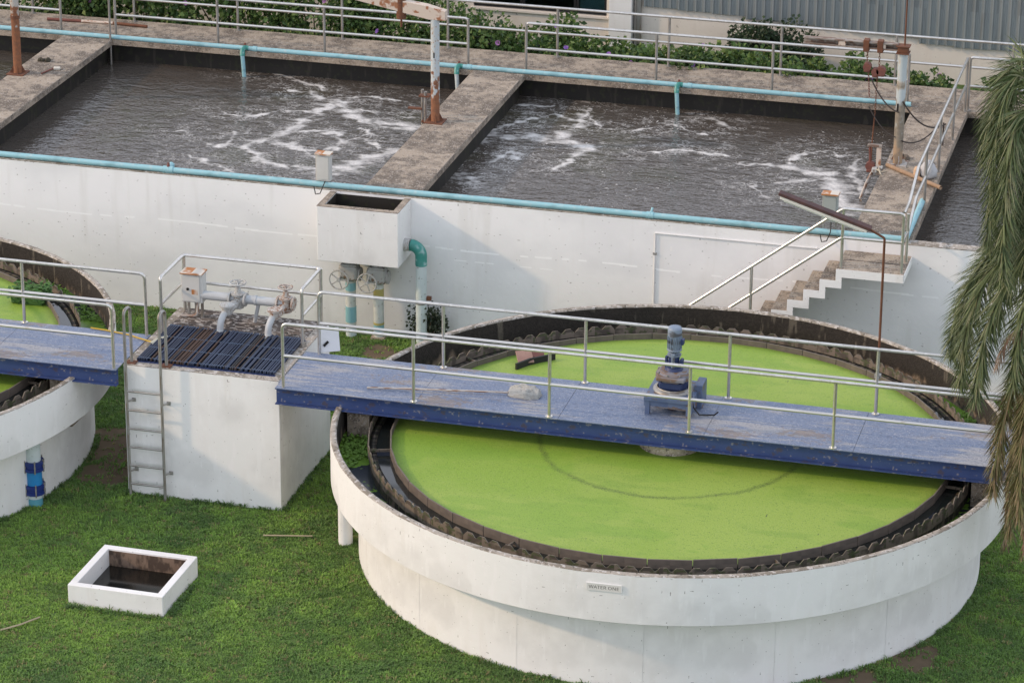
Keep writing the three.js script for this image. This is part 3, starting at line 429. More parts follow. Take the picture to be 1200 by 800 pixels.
// ---------- lamp post ----------
{
  const b = V(2.83, HB, 6.22), t = thing('lamp_post', 'thin rusty lamp pole with a long slanted tube light fixture, on bridge rail', 'lamp post');
  const top = V(2.82, 4.76, 6.13), e = V(2.62, 4.86, 6.13); b.z = 6.13;
  mesh('pole', pipe([b, top, e], .018, .03), M.rust, t); mesh('clamp', bx(2.785, 2.875, HB + .55, HB + .6, 6.10, 6.20, .004), M.steelDull, t);
  const d = V(1.29 - 2.62, 5.27 - 4.86, 0), L = d.length(), an = Math.atan2(d.y, d.x);
  const fit = (g, n, m) => { g.rotateZ(an); g.translate(2.62, 4.86, 6.13); return mesh(n, g, m, t); };
  fit(bx(0, L, -.045, .0, -.07, .07, .008), 'fixture_top', std({ map: tex(256, 64, (u, v) => mix3([.10, .045, .04], [.05, .03, .03], fbm(u * 20, v * 5, 4))), roughness: .8 })); fit(bx(.04, L - .04, .001, .05, -.05, .05, .01), 'reflector', std({ color: lin(.7, .69, .66), roughness: .5 }));
  fit(rod(V(.1, .065, 0), V(L - .1, .065, 0), .014), 'tube', std({ color: lin(.75, .76, .75), roughness: .3 }));
}
// ---------- pump chamber ----------
const CX0 = -8.23, CX1 = -5.80, CZ1 = 7.36, CZ0 = 4.95, CY = 2.10;
{
  const t = thing('pump_chamber', 'white square pump chamber with blue bar grating and rough concrete top', 'chamber'), w = .13;
  mesh('front_wall', bx(CX0, CX1, -.03, CY - .01, CZ1 - w, CZ1, .01), M.white, t); mesh('side_wall', bx(CX0, CX0 + w, -.03, CY - .012, CZ0, CZ1 - w - .001, .006), M.white, t); mesh('side_wall', bx(CX1 - w, CX1, -.03, CY - .012, CZ0, CZ1 - w - .001, .006), M.white, t);
  mesh('back_wall', bx(CX0 + w + .001, CX1 - w - .001, -.03, CY - .16, CZ0, 5.72, .006), M.white, t);
  const top = std({ map: tex(1024, 1024, (u, v) => { const x = u * 2.5, z = v * 2.5, a = fbm(x * 3, z * 4, 4), f = fbm(x * 18, z * 26, 4); let c = mix3([.21, .17, .14], [.10, .08, .07], sst(.35, .65, a)); c = mix3(c, [.50, .46, .42], sst(.56, .62, f)); return mix3(c, [.04, .035, .03], sst(.62, .7, fbm(x * 14 + 9, z * 30, 3))); }, { repeat: [.4, .4] }), bumpMap: rep(concBump, 1 / .4), bumpScale: .02, roughness: 1 });
  mesh('top_slab', bx(CX0 + w + .001, CX1 - w - .001, CY - .159, CY + .012, CZ0, 5.74, .012), top, t);
  mesh('top_kerb', [bx(CX0 + .004, CX1 - .004, CY - .009, CY + .004, CZ1 - w - .03, CZ1 + .002, .005), bx(CX0 - .002, CX0 + w + .02, CY - .011, CY + .006, CZ0 - .002, CZ1 - w - .03, .005), bx(CX1 - w - .02, CX1 + .002, CY - .011, CY + .006, CZ0 - .002, CZ1 - w - .03, .005)], M.coping, t);
  mesh('pit_water', bx(CX0 + w + .002, CX1 - w - .002, .2, .5, 5.73, CZ1 - w - .002, 0), std({ color: lin(.12, .10, .075), roughness: .12 }), t); mesh('pit_lining', [bx(CX0 + w + .002, CX1 - w - .002, .3, CY - .2, 5.722, 5.729, .001), bx(CX0 + w + .001, CX0 + w + .006, .3, CY - .03, 5.74, CZ1 - w - .004, .001), bx(CX1 - w - .006, CX1 - w - .001, .3, CY - .03, 5.74, CZ1 - w - .004, .001)], M.darkMottle, t);
  const g0 = CX0 + w + .03, g1 = CX1 - w + .02, z0 = 5.76, z1 = CZ1 - w - .032, n = 62, pitch = (g1 - g0) / n;
  const bm = [std({ color: lin(.014, .024, .055), roughness: .5 }), std({ color: lin(.022, .036, .075), roughness: .5 }), std({ color: lin(.03, .028, .03), roughness: .7 }), std({ color: lin(.07, .042, .03), roughness: .9 })];
  const bg = bx(-.011, .011, 0, .04, z0, z1, .004);
  for (let i = 0; i < n; i++) { const r = hash(i, 5), b = mesh('grating_bar', bg, bm[(i > 15 && i < 23 && r > .3) || r > .93 ? 3 : r > .8 ? 2 : r > .4 ? 1 : 0], t); b.position.set(g0 + (i + .5) * pitch, CY + .013 + r * .006, 0); b.rotation.y = (r - .5) * .006; }
  for (const z of [z0 + .05, z0 + .5, z0 + .96, z1 - .05]) mesh('cross_bar', bx(g0, g1, CY + .045, CY + .056, z - .007, z + .007, .003), std({ color: lin(.06, .10, .17), roughness: .5 }), t);
  mesh('edge_bearer', [bx(g0, g1, CY - .03, CY + .0115, z0 - .015, z0 + .03, .003), bx(g0, g1, CY - .03, CY + .0115, z1 - .03, z1 + .03, .003)], M.blueDark, t);
  // U shaped guard rail on top
  const P = [V(-8.09, CY, 6.1), V(-8.09, CY, 5.08), V(-5.88, CY, 5.08), V(-5.88, CY, 6.0)], H = .93, up = (p, h) => V(p.x, p.y + h, p.z);
  mesh('top_rail', pipe([P[0], up(P[0], H), up(P[1], H), up(P[2], H), up(P[3], H), P[3]], RR, .07), M.steel, t); mesh('mid_rail', pipe([up(P[0], .5), up(P[1], .5), up(P[2], .5), up(P[3], .5)], RR * .9, .05), M.steel, t);
  for (const p of [P[1], P[2]]) mesh('post', rod(p, up(p, H), RR), M.steel, t);
}
{ // ladder with hoop handles
  const t = thing('wall_ladder', 'galvanised ladder with hooped handles on the front of the pump chamber', 'ladder'), z = 7.47, zb = 7.27, xs = [-8.15, -7.60];
  for (const x of xs) { mesh('stringer', pipe([V(x, 0, z), V(x, 3.0, z), V(x + .02, 3.0, zb), V(x + .02, CY, zb)], .024, .1), M.steelDull, t); mesh('foot_plate', bx(x - .06, x + .1, CY + .003, CY + .022, zb - .06, zb + .06, .003), M.rust, t); }
  for (let i = 0; i < 6; i++) mesh('rung', rod(V(xs[0], .22 + i * .3, z), V(xs[1], .22 + i * .3, z), .017), M.steelDull, t);
  for (const [x, y] of [[xs[0] + .07, .42], [xs[1] + .07, .42], [xs[0] + .07, 1.55], [xs[1] + .07, 1.55]]) mesh('wall_bracket', [rod(V(x - .07, y, z), V(x, y, 7.37), .013), bx(x - .03, x + .03, y - .03, y + .03, 7.361, 7.372, .002)], M.steelDull, t);
}
{ // valves and header on the chamber top
  const wheel = (r, tr) => { const a = new THREE.TorusGeometry(r, tr, 8, 24); const gs = [a]; for (let i = 0; i < 5; i++) { const an = i / 5 * 6.283; gs.push(rod(V(0, 0, 0), V(Math.cos(an) * r, Math.sin(an) * r, 0), tr * .8, tr * .8, 6)); } gs.push(rod(V(0, 0, -.03), V(0, 0, .03), r * .2, r * .2, 10)); return join(gs); };
  const h = mesh('header_pipe', [rod(V(-7.78, 2.50, 5.32), V(-6.36, 2.50, 5.32), .068, .068, 16), rod(V(-6.86, 2.50, 5.32), V(-6.83, 2.50, 5.32), .078, .078, 16), rod(V(-6.8, 2.46, 5.32), V(-6.9, CY + .01, 5.25), .03)], M.greyPipe); tag(h, 'pale grey horizontal pipe joining the two valves on the chamber top', 'pipe');
  for (const [x, z, wr, mt, label] of [[-7.2, 5.62, .135, M.cast, 'grey gate valve with white handwheel beside the control box'], [-6.44, 5.60, .115, M.castRust, 'rust stained gate valve with small handwheel nearer the long bridge']]) {
    const t = thing('gate_valve', label, 'valve', [x, CY, z], 'valves on the pump chamber'); t.scale.set(.9, .77, .95);
    mesh('riser', sweep([V(-.06, .01, .22), V(-.055, .16, .22), V(-.045, .27, .2), V(-.03, .35, .14), V(-.02, .40, .06), V(0, .42, 0)], .058, 14), M.greyPipe, t); mesh('riser_flange', rod(V(-.06, .012, .22), V(-.06, .05, .22), .1, .1, 16), M.cast, t);
    mesh('check_body', [rod(V(0, .34, .02), V(0, .52, .02), .085, .10, 14), rod(V(0, .5, .02), V(0, .54, .02), .13, .13, 14), rod(V(.02, .42, .06), V(.06, .46, -.3), .085, .085, 14)], mt, t);
    mesh('valve_body', [rod(V(.08, .34, -.3), V(.08, .62, -.3), .10, .075, 14), rod(V(.08, .62, -.3), V(.08, .65, -.3), .12, .12, 14), rod(V(.08, .65, -.3), V(.08, .78, -.3), .065, .04, 12)], mt, t);
    for (const s of [-1, 1]) mesh('flange', rod(V(.08 + s * .12, .52, -.3), V(.08 + s * .15, .52, -.3), .135, .135, 16), mt, t);
    const g = wheel(wr, .016); g.rotateX(Math.PI / 2); g.translate(.08, .86, -.3); mesh('handwheel', g, mt, t); mesh('spindle', rod(V(.08, .77, -.3), V(.08, .9, -.3), .014), M.steelDull, t);
  }
  { const t = thing('control_box', 'grey control box with rust flaked lid on the pump chamber beside valves', 'control box', [-7.86, CY, 5.28]); mesh('cabinet', bx(-.17, .17, .28, .74, -.1, .1, .01), M.boxGrey, t); mesh('lid', bx(-.18, .18, .741, .765, -.13, .14, .008), M.boxRust, t); mesh('door', bx(-.155, .13, .30, .72, .101, .112, .004), M.boxGrey, t); mesh('lock', rod(V(-.06, .5, .112), V(-.06, .5, .125), .022), M.dark, t); mesh('stain_panel', bx(.0, .1, .42, .5, .1125, .114, .001), M.boxRust, t); for (const x of [-.1, .02, .12]) mesh('leg', bx(x - .018, x + .018, .0, .28, -.04, .0, .002), M.steelDull, t); mesh('conduit', pipe([V(.08, .28, .05), V(.06, .05, .06), V(-.2, .04, .08)], .022, .08), M.castRust, t); }
  { // two outlet valves under the overflow box
    for (const [x, y, lab, bands] of [[-6.93, 1.08, 'pale vertical pipe with aqua sleeve and spoked handwheel, farther from the elbow pipe', 0], [-6.44, 1.07, 'pale vertical pipe with yellow tape bands and spoked handwheel, next to elbow pipe', 1]]) {
      const t = thing('outlet_valve', lab, 'valve', [x, 0, .36], 'valves under the overflow box');
      mesh('pipe', rod(V(.02, 0, 0), V(.02, y - .06, 0), .088, .088, 20), M.pipeOld, t);
      if (bands) { mesh('tape_band', rod(V(.02, .76, 0), V(.02, .92, 0), .0895, .0895, 20), M.yellowBand, t); mesh('tape_band', rod(V(.02, .27, 0), V(.02, .31, 0), .091, .091, 20), M.yellowBand, t); mesh('sleeve', rod(V(.02, .16, 0), V(.02, .27, 0), .09, .09, 20), M.aqua, t); mesh('footing', bx(-.1, .14, 0, .06, -.1, .1, .01), M.conc, t); }
      else { mesh('sleeve', rod(V(.02, .27, 0), V(.02, .55, 0), .093, .093, 20), M.aqua, t); mesh('collar', rod(V(.02, .84, 0), V(.02, .98, 0), .0905, .0905, 20), M.aqua, t); mesh('lower_sleeve', rod(V(.02, .02, 0), V(.02, .16, 0), .091, .091, 20), M.palePipe, t); }
      mesh('valve_body', [bx(-.17, .17, y - .06, y + .22, -.14, .13, .06), rod(V(.02, y + .2, 0), V(.02, 1.46, 0), .11, .11, 16), bx(-.12, .16, y + .215, y + .25, -.13, .13, .01)], M.cast, t); mesh('flange', rod(V(.17, y + .05, -.02), V(.2, y + .05, -.02), .12, .12, 14), M.cast, t);
      const g = wheel(.165, .013); g.translate(-.10, y + .02, .27); mesh('handwheel', g, M.cast, t); mesh('spindle', rod(V(-.10, y + .02, .12), V(-.10, y + .02, .29), .016), M.steelDull, t);
    }
  }
}
{ const g = new THREE.BufferGeometry(); const t = thing('warning_board', 'small white board with black marks leaning by the bridge end', 'sign', [-5.42, HB + .004, 6.02]); void g; const b = bx(-.16, .16, 0, .36, -.006, .006, .003); b.rotateX(-.35); b.rotateY(.5); b.translate(0, .01, .08); mesh('board', b, std({ color: lin(.66, .67, .68), roughness: .6 }), t); const m1 = bx(-.05, .05, .16, .2, .0065, .0085, .001); m1.rotateZ(.7); m1.rotateX(-.35); m1.rotateY(.5); m1.translate(.07, .01, .08); mesh('mark', m1, M.dark, t); }
// ---------- overflow box on the basin wall, pipes ----------
{
  const t = thing('overflow_box', 'white concrete overflow box hung on the long basin wall', 'concrete box'), x0 = -7.36, x1 = -5.95, y0 = 1.46, y1 = 2.42, z1 = .76, w = .1;
  mesh('front_panel', bx(x0, x1, y0, y1, z1 - w, z1, .012), M.white, t); mesh('side_panel', bx(x0, x0 + w, y0, y1, .003, z1 - w - .001, .008), M.white, t); mesh('side_panel', bx(x1 - w, x1, y0, y1, .003, z1 - w - .001, .008), M.white, t); mesh('bottom_panel', bx(x0 + w + .001, x1 - w - .001, y0, y0 + .1, .003, z1 - w - .001, 0), M.darkMottle, t);
  mesh('top_edge', [bx(x0 - .002, x1 + .002, y1, y1 + .012, z1 - w - .01, z1 + .002, .004), bx(x0 - .002, x0 + w + .01, y1, y1 + .012, .004, z1 - w - .011, .004), bx(x1 - w - .01, x1 + .002, y1, y1 + .012, .004, z1 - w - .011, .004)], M.conc, t); mesh('shade_lining', [bx(x0 + w + .002, x1 - w - .002, 1.7, y1 - .02, z1 - w - .012, z1 - w - .002, .002), bx(x0 + w + .002, x0 + w + .012, 1.7, y1 - .02, .016, z1 - w - .013, .002), bx(x1 - w - .012, x1 - w - .002, 1.7, y1 - .02, .016, z1 - w - .013, .002), bx(x0 + w + .002, x1 - w - .002, 1.7, y1 - .02, .005, .015, .002)], M.wetShade, t); mesh('box_water', bx(x0 + w + .013, x1 - w - .013, 2.18, 2.2, .017, z1 - w - .014, 0), M.dark, t);  // thin near-black liners added to paint the shade inside the box
  const e = thing('elbow_pipe', 'pale blue downpipe with teal elbow leaving the overflow box', 'pipe', [0, 0, .4]);
  mesh('elbow', sweep(Array.from({ length: 9 }, (_, i) => { const a = i / 8 * Math.PI / 2; return V(-5.84 + Math.sin(a) * .18 - .0, 1.58 + Math.cos(a) * .18, 0); }).concat([V(-5.66, 1.42, 0)]), .1, 18), M.teal, e); mesh('stub', rod(V(-5.97, 1.76, 0), V(-5.85, 1.76, 0), .105, .105, 18), M.cast, e);
  mesh('downpipe', rod(V(-5.66, 0, 0), V(-5.66, 1.43, 0), .092, .092, 20), M.palePipe, e); mesh('coupling', rod(V(-5.66, .74, 0), V(-5.66, .76, 0), .099, .099, 20), M.steelDull, e); mesh('clip', bx(-5.57, -5.49, .80, .87, -.05, .02, .01), M.rust, e);
}
function wallPipe() {
  const p = mesh('front_pipe', pipe([V(XL + .5, HW + .055, -.06), V(2.33, HW + .055, -.06), V(2.33, HW + .055, -2.0)], .05, .08, 12), M.cyan); tag(p, 'cyan water pipe along the top of the white front wall', 'pipe');
  for (const [x, y] of [[197, 200]]) { const q = at(x, y, 'z', -.06); const v = thing('pipe_valve', 'small cyan tap tee with red handle on the front pipe', 'valve', [q.x, HW + .055, -.06]); mesh('body', [rod(V(-.09, 0, 0), V(.09, 0, 0), .064, .064, 12), rod(V(0, 0, 0), V(0, .05, -.16), .045, .045, 12), rod(V(.0, .05, -.16), V(.0, -.06, -.16), .05, .05, 12)], M.cyan, v); mesh('handle', rod(V(0, .05, 0), V(0, .12, -.02), .03, .02, 8), M.rustRed, v); }
  const q = at(762, 250, 'z', -.06), v = thing('pipe_valve', 'small cyan stub fitting on the front pipe near the stair', 'valve', [q.x, HW + .055, -.06]); mesh('body', [rod(V(-.06, 0, 0), V(.06, 0, 0), .06, .06, 12), rod(V(0, 0, 0), V(.03, .12, -.05), .02, .02, 8)], M.cyan, v);
  const b = mesh('rear_pipe', pipe([V(XL + .5, HW + .04, -7.24), V(1.38, HW + .04, -7.24)], .045, .08, 12), M.cyan); tag(b, 'cyan air pipe along the edge of the rear walkway', 'pipe');
  for (const [px, yb, lab, j] of [[287, 1.90, 'cyan drop pipe into the foaming ringed pool, away from the walkways', 1], [538, 1.9, 'teal drop pipe close to the middle divider walkway', 0], [796, 1.9, 'cyan drop pipe into the pool next to the stair walkway', 1]]) {
    const q = at(px, px === 287 ? 57 : px === 538 ? 79 : 99, 'z', -7.24), t = thing('drop_pipe', lab, 'pipe', [q.x, 0, 0], 'drop pipes on the rear pipe');
    mesh('elbow', sweep([V(.06, HW + .04, -7.24), V(0, HW + .055, -7.22), V(-.02, HW + .03, -7.15), V(-.02, HW - .08, -7.13)], .05, 12), M.teal, t); mesh('pipe', rod(V(-.02, HW - .06, -7.13), V(.015, yb, -7.12), .04, .04, 12), j ? M.cyan : M.palePipe, t); mesh('tap', rod(V(.0, HW + .08, -7.24), V(0, HW + .14, -7.24), .03, .02, 8), M.rustRed, t); mesh('coupling', rod(V(.16, HW + .04, -7.24), V(.24, HW + .04, -7.24), .054, .054, 12), M.cyan, t);
  }
}
wallPipe();
for (const [px, py, z, lab, m, rm] of [[380, 222, -.1, 'white switch box with rusty lid on two legs above the overflow box', M.boxGrey, 1], [972, 272, -.13, 'grey switch box with rust lid on legs beside the stair landing', null, 2]]) {
  const q = at(px, py, 'z', z), t = thing('switch_box', lab, 'control box', [q.x, HW, z]), gm = m || std({ color: lin(.33, .36, .34), roughness: .6 }), y0 = rm === 1 ? .12 : .22;
  mesh('cabinet', bx(-.125, .125, y0, y0 + .46, -.06, .06, .008), gm, t); mesh('lid', bx(-.14, .14, y0 + .461, y0 + .49, -.09, .1, .006), M.boxRust, t); mesh('door', bx(-.1, .1, y0 + .03, y0 + .43, .061, .072, .003), gm, t);
  if (rm === 1) mesh('rust_side', bx(-.131, -.1255, y0 + .01, y0 + .45, -.055, .055, .002), M.boxRust, t);
  for (const x of [-.1, .1]) mesh('leg', bx(x - .014, x + .014, .0, y0 - .001, -.03, .0, .002), M.steelDull, t); mesh('cable', sweep([V(.03, y0, .03), V(.05, .1, .2), V(.0, -.04, .24), V(-.08, -.06, .24), V(-.12, .06, .2)].flatMap((p, i, A) => i < A.length - 1 ? [p, p.clone().lerp(A[i + 1], .5)] : [p]), .009), M.rubber, t);
}
{ const q0 = at(768, 273, 'z', .02), q1 = at(768, 346, 'z', .02), e = at(958, 288, 'z', .02); const t = thing('wall_conduit', 'thin white conduit running along and down the long white wall', 'conduit'); mesh('drop', rod(V(q0.x, .2, .014), V(q0.x, q0.y, .014), .013, .013, 8), M.white, t); mesh('run', rod(V(q0.x, q0.y, .014), V(e.x, q0.y, .014), .013, .013, 8), M.white, t); mesh('clip', bx(q0.x - .03, q0.x + .03, 1.86, 1.9, .003, .03, .003), M.steelDull, t); void q1; }
// ---------- stair ----------
{
  const t = thing('stair', 'concrete stair with white zigzag side and landing below the basin walkway', 'stair'), z0 = .006, z1 = .9, run = .255, rise = .2;
  mesh('landing', bx(1.42, 2.45, 2.13, 2.26, z0, z1 - .006, .006), M.conc, t); mesh('landing_edge', [bx(1.40, 2.45, 2.12, 2.257, z1 - .005, z1 + .004, .002), bx(2.451, 2.46, 2.12, 2.257, z0, z1 - .005, .002)], M.white, t); mesh('landing_joint', bx(1.425, 2.44, 2.2605, 2.263, .44, .455, 0), M.dark, t);
  for (let i = 1; i <= 11; i++) { const y = 2.26 - rise * i, x1 = 1.42 - run * (i - 1), s = mesh('step', bx(x1 - run - (i < 11 ? .0 : 0), x1 - .002, Math.max(0, y - .1), y, z0, z1 - .006, .008), M.conc, t); const r = mesh('riser', bx(x1 - .05, x1, y - .1, y + rise - .001, z0, z1 - .007, .003), M.conc, t); void r; mesh('side_panel', bx(x1 - run - .002, x1 + .05, Math.max(0, y - .13), y - .004, z1 - .005, z1 + .004, .002), M.white, s); mesh('riser_side', bx(x1 - .05, x1 + .05, y - .002, y + rise - .005, z1 - .0049, z1 + .0036, .002), M.white, t); }
  const sl = rise / run, yr = x => 2.26 - Math.max(0, (1.42 - x)) * sl, zr = .84, X = [2.40, 1.44, .0, -1.3];
  for (const [h, n] of [[1.0, 'top_rail'], [.52, 'mid_rail']]) mesh(n, pipe([...(h > .9 ? [V(2.40, 2.26, zr)] : []), V(2.40, 2.26 + h, zr), V(1.44, 2.26 + h, zr), V(-1.3, yr(-1.3) + h, zr), ...(h > .9 ? [V(-1.3, yr(-1.3), zr)] : [])], RR, .06), M.steel, t);
  for (const x of X.slice(1, 3)) mesh('post', rod(V(x, yr(x) - .02, zr), V(x, yr(x) + 1, zr), RR), M.steel, t);
}
// ---------- railings on the basin ----------
function railing(label, z, xs, ends, H = .95) {
  const t = thing('railing', label, 'railing'); for (const x of xs) mesh('post', [rod(V(x, HW, z), V(x, HW + H, z), RR), rod(V(x, HW, z), V(x, HW + .01, z), .06, .06, 12)], M.steelDull, t);
  mesh('top_rail', pipe([...(ends[0] ? [V(xs[0], HW + .3, z)] : []), V(xs[0], HW + H, z), V(xs[xs.length - 1], HW + H, z), ...(ends[1] ? [V(xs[xs.length - 1], HW + .3, z)] : [])], RR, .07), M.steel, t); mesh('mid_rail', rod(V(xs[0], HW + .46, z), V(xs[xs.length - 1], HW + .46, z), RR * .92), M.steel, t); return t;
}
railing('stainless railing on the basin side of rear walkway, beyond the outermost divider', -7.34, [-21.5, -19.4, -17.3, -15.19], [0, 1]);
railing('stainless railing on the basin side of rear walkway over the ringed foam pool', -7.34, [-14.06, -11.97, -9.83, -7.0], [1, 1]);
railing('stainless railing on the basin side of rear walkway between middle and stair dividers', -7.36, [-5.88, -3.39, -1.21, 1.29], [1, 1]);
railing('stainless railing on the basin side of rear walkway beside the palm', -7.3, [2.4, 4.6, 6.8], [1, 1], 1.0);
railing('long stainless railing on the planted side of the rear walkway', -8.46, [-22.7, -20.6, -18.4, -16.25, -14.11, -11.96, -9.83, -7.71, -5.55, -3.39, -1.25, .9, 3.05, 5.2, 7.3], [1, 1], .96);
{ // along the stair walkway
  const t = thing('railing', 'two rail stainless railing along the edge of the stair walkway', 'railing'), x = 2.36, zs = [-7.2, -5.5, -3.68, -1.96]; for (const z of zs) mesh('post', rod(V(x, HW, z), V(x, HW + 1, z), RR), M.steelDull, t); mesh('post', rod(V(2.40, 2.26, .3), V(2.40, HW + .62, .3), RR), M.steel, t);
  mesh('top_rail', pipe([V(x, HW + 1, -7.2), V(x, HW + 1, -1.0), V(2.40, HW + .8, .3), V(2.40, 3.26, .8)], RR, .1), M.steel, t); mesh('mid_rail', pipe([V(x, HW + .5, -7.2), V(x, HW + .5, -.9), V(2.40, HW + .3, .3), V(2.40, 2.8, .8)], RR, .1), M.steel, t);
}

// ---------- jib cranes ----------
const plate = (s, h) => [bx(-s, s, 0, h, -s, s, .004)];
function jibBase(t, m, pole, H, r = .078) {
  mesh('base_plate', plate(.17, .018), m, t); for (let i = 0; i < 4; i++) { const a = i * Math.PI / 2 + .4, g = new THREE.ExtrudeGeometry(new THREE.Shape([new THREE.Vector2(r - .01, 0), new THREE.Vector2(.15, 0), new THREE.Vector2(r - .01, .16)]), { depth: .012, bevelEnabled: false }); g.rotateY(a); g.translate(0, .018, 0); mesh('gusset', g, m, t); }
  mesh('pole', sweep([V(0, .018, 0), V(0, H * .33, 0), V(0, H * .66, 0), V(0, H, 0)], r, 20), pole, t);
}
{ // middle: rusty pale pole with tapered arm over the foam
  const t = thing('jib_crane', 'rust bottomed pale blue jib post with tapered arm on the middle divider', 'crane post', [-6.68, HW + .004, -4.0]); jibBase(t, M.rust, M.poleBlue, 1.90);
  const s = new THREE.Shape([new THREE.Vector2(.2, 0), new THREE.Vector2(.2, .16), new THREE.Vector2(-.15, .24), new THREE.Vector2(-1.5, .40), new THREE.Vector2(-1.5, .26), new THREE.Vector2(-.1, 0)]); const g = new THREE.ExtrudeGeometry(s, { depth: .14, bevelEnabled: true, bevelSize: .006, bevelThickness: .006, bevelSegments: 1 }); g.translate(0, 1.9, -.07); mesh('arm', uvm(g), M.armPale, t); mesh('clamp', rod(V(-.62, 1.86, 0), V(-.62, 2.3, 0), .09, .09, 12), M.rust, t); mesh('hook_chain', rod(V(-.62, 1.7, 0), V(-.62, 1.95, 0), .02, .02, 6), M.rust, t); mesh('slot', bx(-.012, .012, 1.2, 1.3, .0745, .0805, .001), M.dark, t);
  const k = thing('guide_rail', 'pair of short dark steel guide posts at the middle divider edge', 'guide posts', [-6.99, 0, -4.25]); for (const [x, z] of [[0, 0], [.09, .12]]) mesh('guide_post', sweep([V(x, 1.7, z), V(x, HW + .5, z)], .028, 10), M.steelDull, k); mesh('bracket', [bx(-.26, .0, HW + .13, HW + .16, -.02, .06, .004), bx(-.03, .17, HW + .40, HW + .43, -.03, .15, .004), bx(0, .3, HW - .1, HW - .06, .02, .08, .004)], M.rust, k);
}
{ const t = thing('jib_crane', 'heavily rusted jib post with collar on the outermost left divider', 'crane post', [-14.96, HW + .004, -4.65]); jibBase(t, M.rust, M.poleRust, 2.0); mesh('collar', rod(V(0, 1.06, 0), V(0, 1.12, 0), .088, .088, 18), M.rust, t); mesh('arm', bx(-1.4, .2, 2.001, 2.18, -.07, .07, .01), M.armPale, t); }
{ // right: pole with channel arm and chain hoists
  const t = thing('jib_crane', 'pale jib post with channel arm and red hoist on the stair walkway', 'crane post', [1.62, HW + .004, -3.95]); jibBase(t, M.castRust, M.polePale, 1.98, .082);
  mesh('cap', [bx(-.11, .11, 1.98, 2.0, -.11, .11, .003), bx(-.09, .09, 2.001, 2.10, -.08, .08, .01), bx(-.12, .12, 2.101, 2.12, -.1, .1, .004)], M.rust, t);
  mesh('arm', [bx(-1.72, -.091, 2.02, 2.04, -.06, .06, .003), bx(-1.72, -.091, 2.12, 2.14, -.06, .06, .003), bx(-1.72, -.091, 2.041, 2.119, -.055, -.045, .002)], M.armRust, t); for (const x of [-1.05, -.36]) mesh('stiffener', bx(x - .06, x + .06, 2.041, 2.119, -.044, .05, .003), M.armPale, t);
  mesh('mast_rod', rod(V(.02, 2.12, 0), V(.02, 3.3, 0), .016, .012, 8), M.rust, t); mesh('pole_slot', bx(-.05, -.02, .95, 1.1, .078, .084, .002), M.dark, t);
  const hx = 1.62 - .48, y = HW + 2.02, h = thing('chain_hoist', 'rusty red chain hoist hanging from the channel arm', 'hoist', [hx, y, -3.95]);
  const link = (a, b, m) => { const n = Math.max(2, Math.round(a.distanceTo(b) / .045)), gs = []; for (let i = 0; i < n; i++) { const p = a.clone().lerp(b, (i + .5) / n); const g = new THREE.TorusGeometry(.02, .006, 5, 8); g.scale(.7, 1.35, 1); g.rotateY(i % 2 ? 1.57 : 0); g.translate(p.x, p.y, p.z); gs.push(g); } return gs; };
  mesh('trolley', [bx(-.2, -.1, -.05, .16, -.075, .075, .01), bx(.04, .14, -.05, .16, -.075, .075, .01)], M.rust, h);
  for (const [x, yy, r] of [[-.12, -.32, .07], [.02, -.40, .065], [.12, -.38, .08]]) mesh('chain_block', [rod(V(x, yy, -.06), V(x, yy, .06), r, r, 14), bx(x - r * .8, x + r * .8, yy - .1, yy + .05, -.05, .05, .02)], M.rustRed, h);
  mesh('chain', link(V(-.13, -.04, 0), V(-.13, -.26, 0)), M.rust, h); mesh('chain', link(V(.08, -.04, 0), V(.08, -.32, 0)), M.rust, h); mesh('chain', link(V(-.1, -.4, 0), V(-.06, -.86, 0)), M.rustRed, h); mesh('chain', link(V(.06, -.46, 0), V(.05, -1.2, .02)), M.rust, h); mesh('hanging_rope', sweep([V(.05, -1.2, .02), V(.03, -1.6, .02), V(.03, -2.02, .02)], .012, 6), M.rust, h);
}
const sag = (a, b, d, n = 10) => Array.from({ length: n + 1 }, (_, i) => { const t = i / n, p = a.clone().lerp(b, t); p.y -= d * 4 * t * (1 - t); return p; });
{ const p = V(1.62, HW + .95, -3.87), rm = std({ color: lin(.06, .05, .045), roughness: .95 }), t = thing('rope', 'dark slack ropes tied between the pale jib post and railing', 'rope'); for (const g of [sweep(sag(V(1.1, HW + 1.5, -3.9), p, .12), .013, 6), sweep(sag(p.clone().add(V(.05, .2, 0)), V(2.34, HW + .58, -4.6), .22), .014, 6), sweep(sag(V(1.68, HW + .45, -3.87), V(2.25, HW + .62, -4.5), .16), .012, 6), sweep(sag(V(1.08, HW + 1.0, -3.92), V(1.57, HW + .5, -3.88), .1), .01, 6), sweep([V(2.30, HW + .6, -4.6), V(2.31, HW + .2, -4.55)], .015, 6)]) mesh('strand', g, rm, t); }
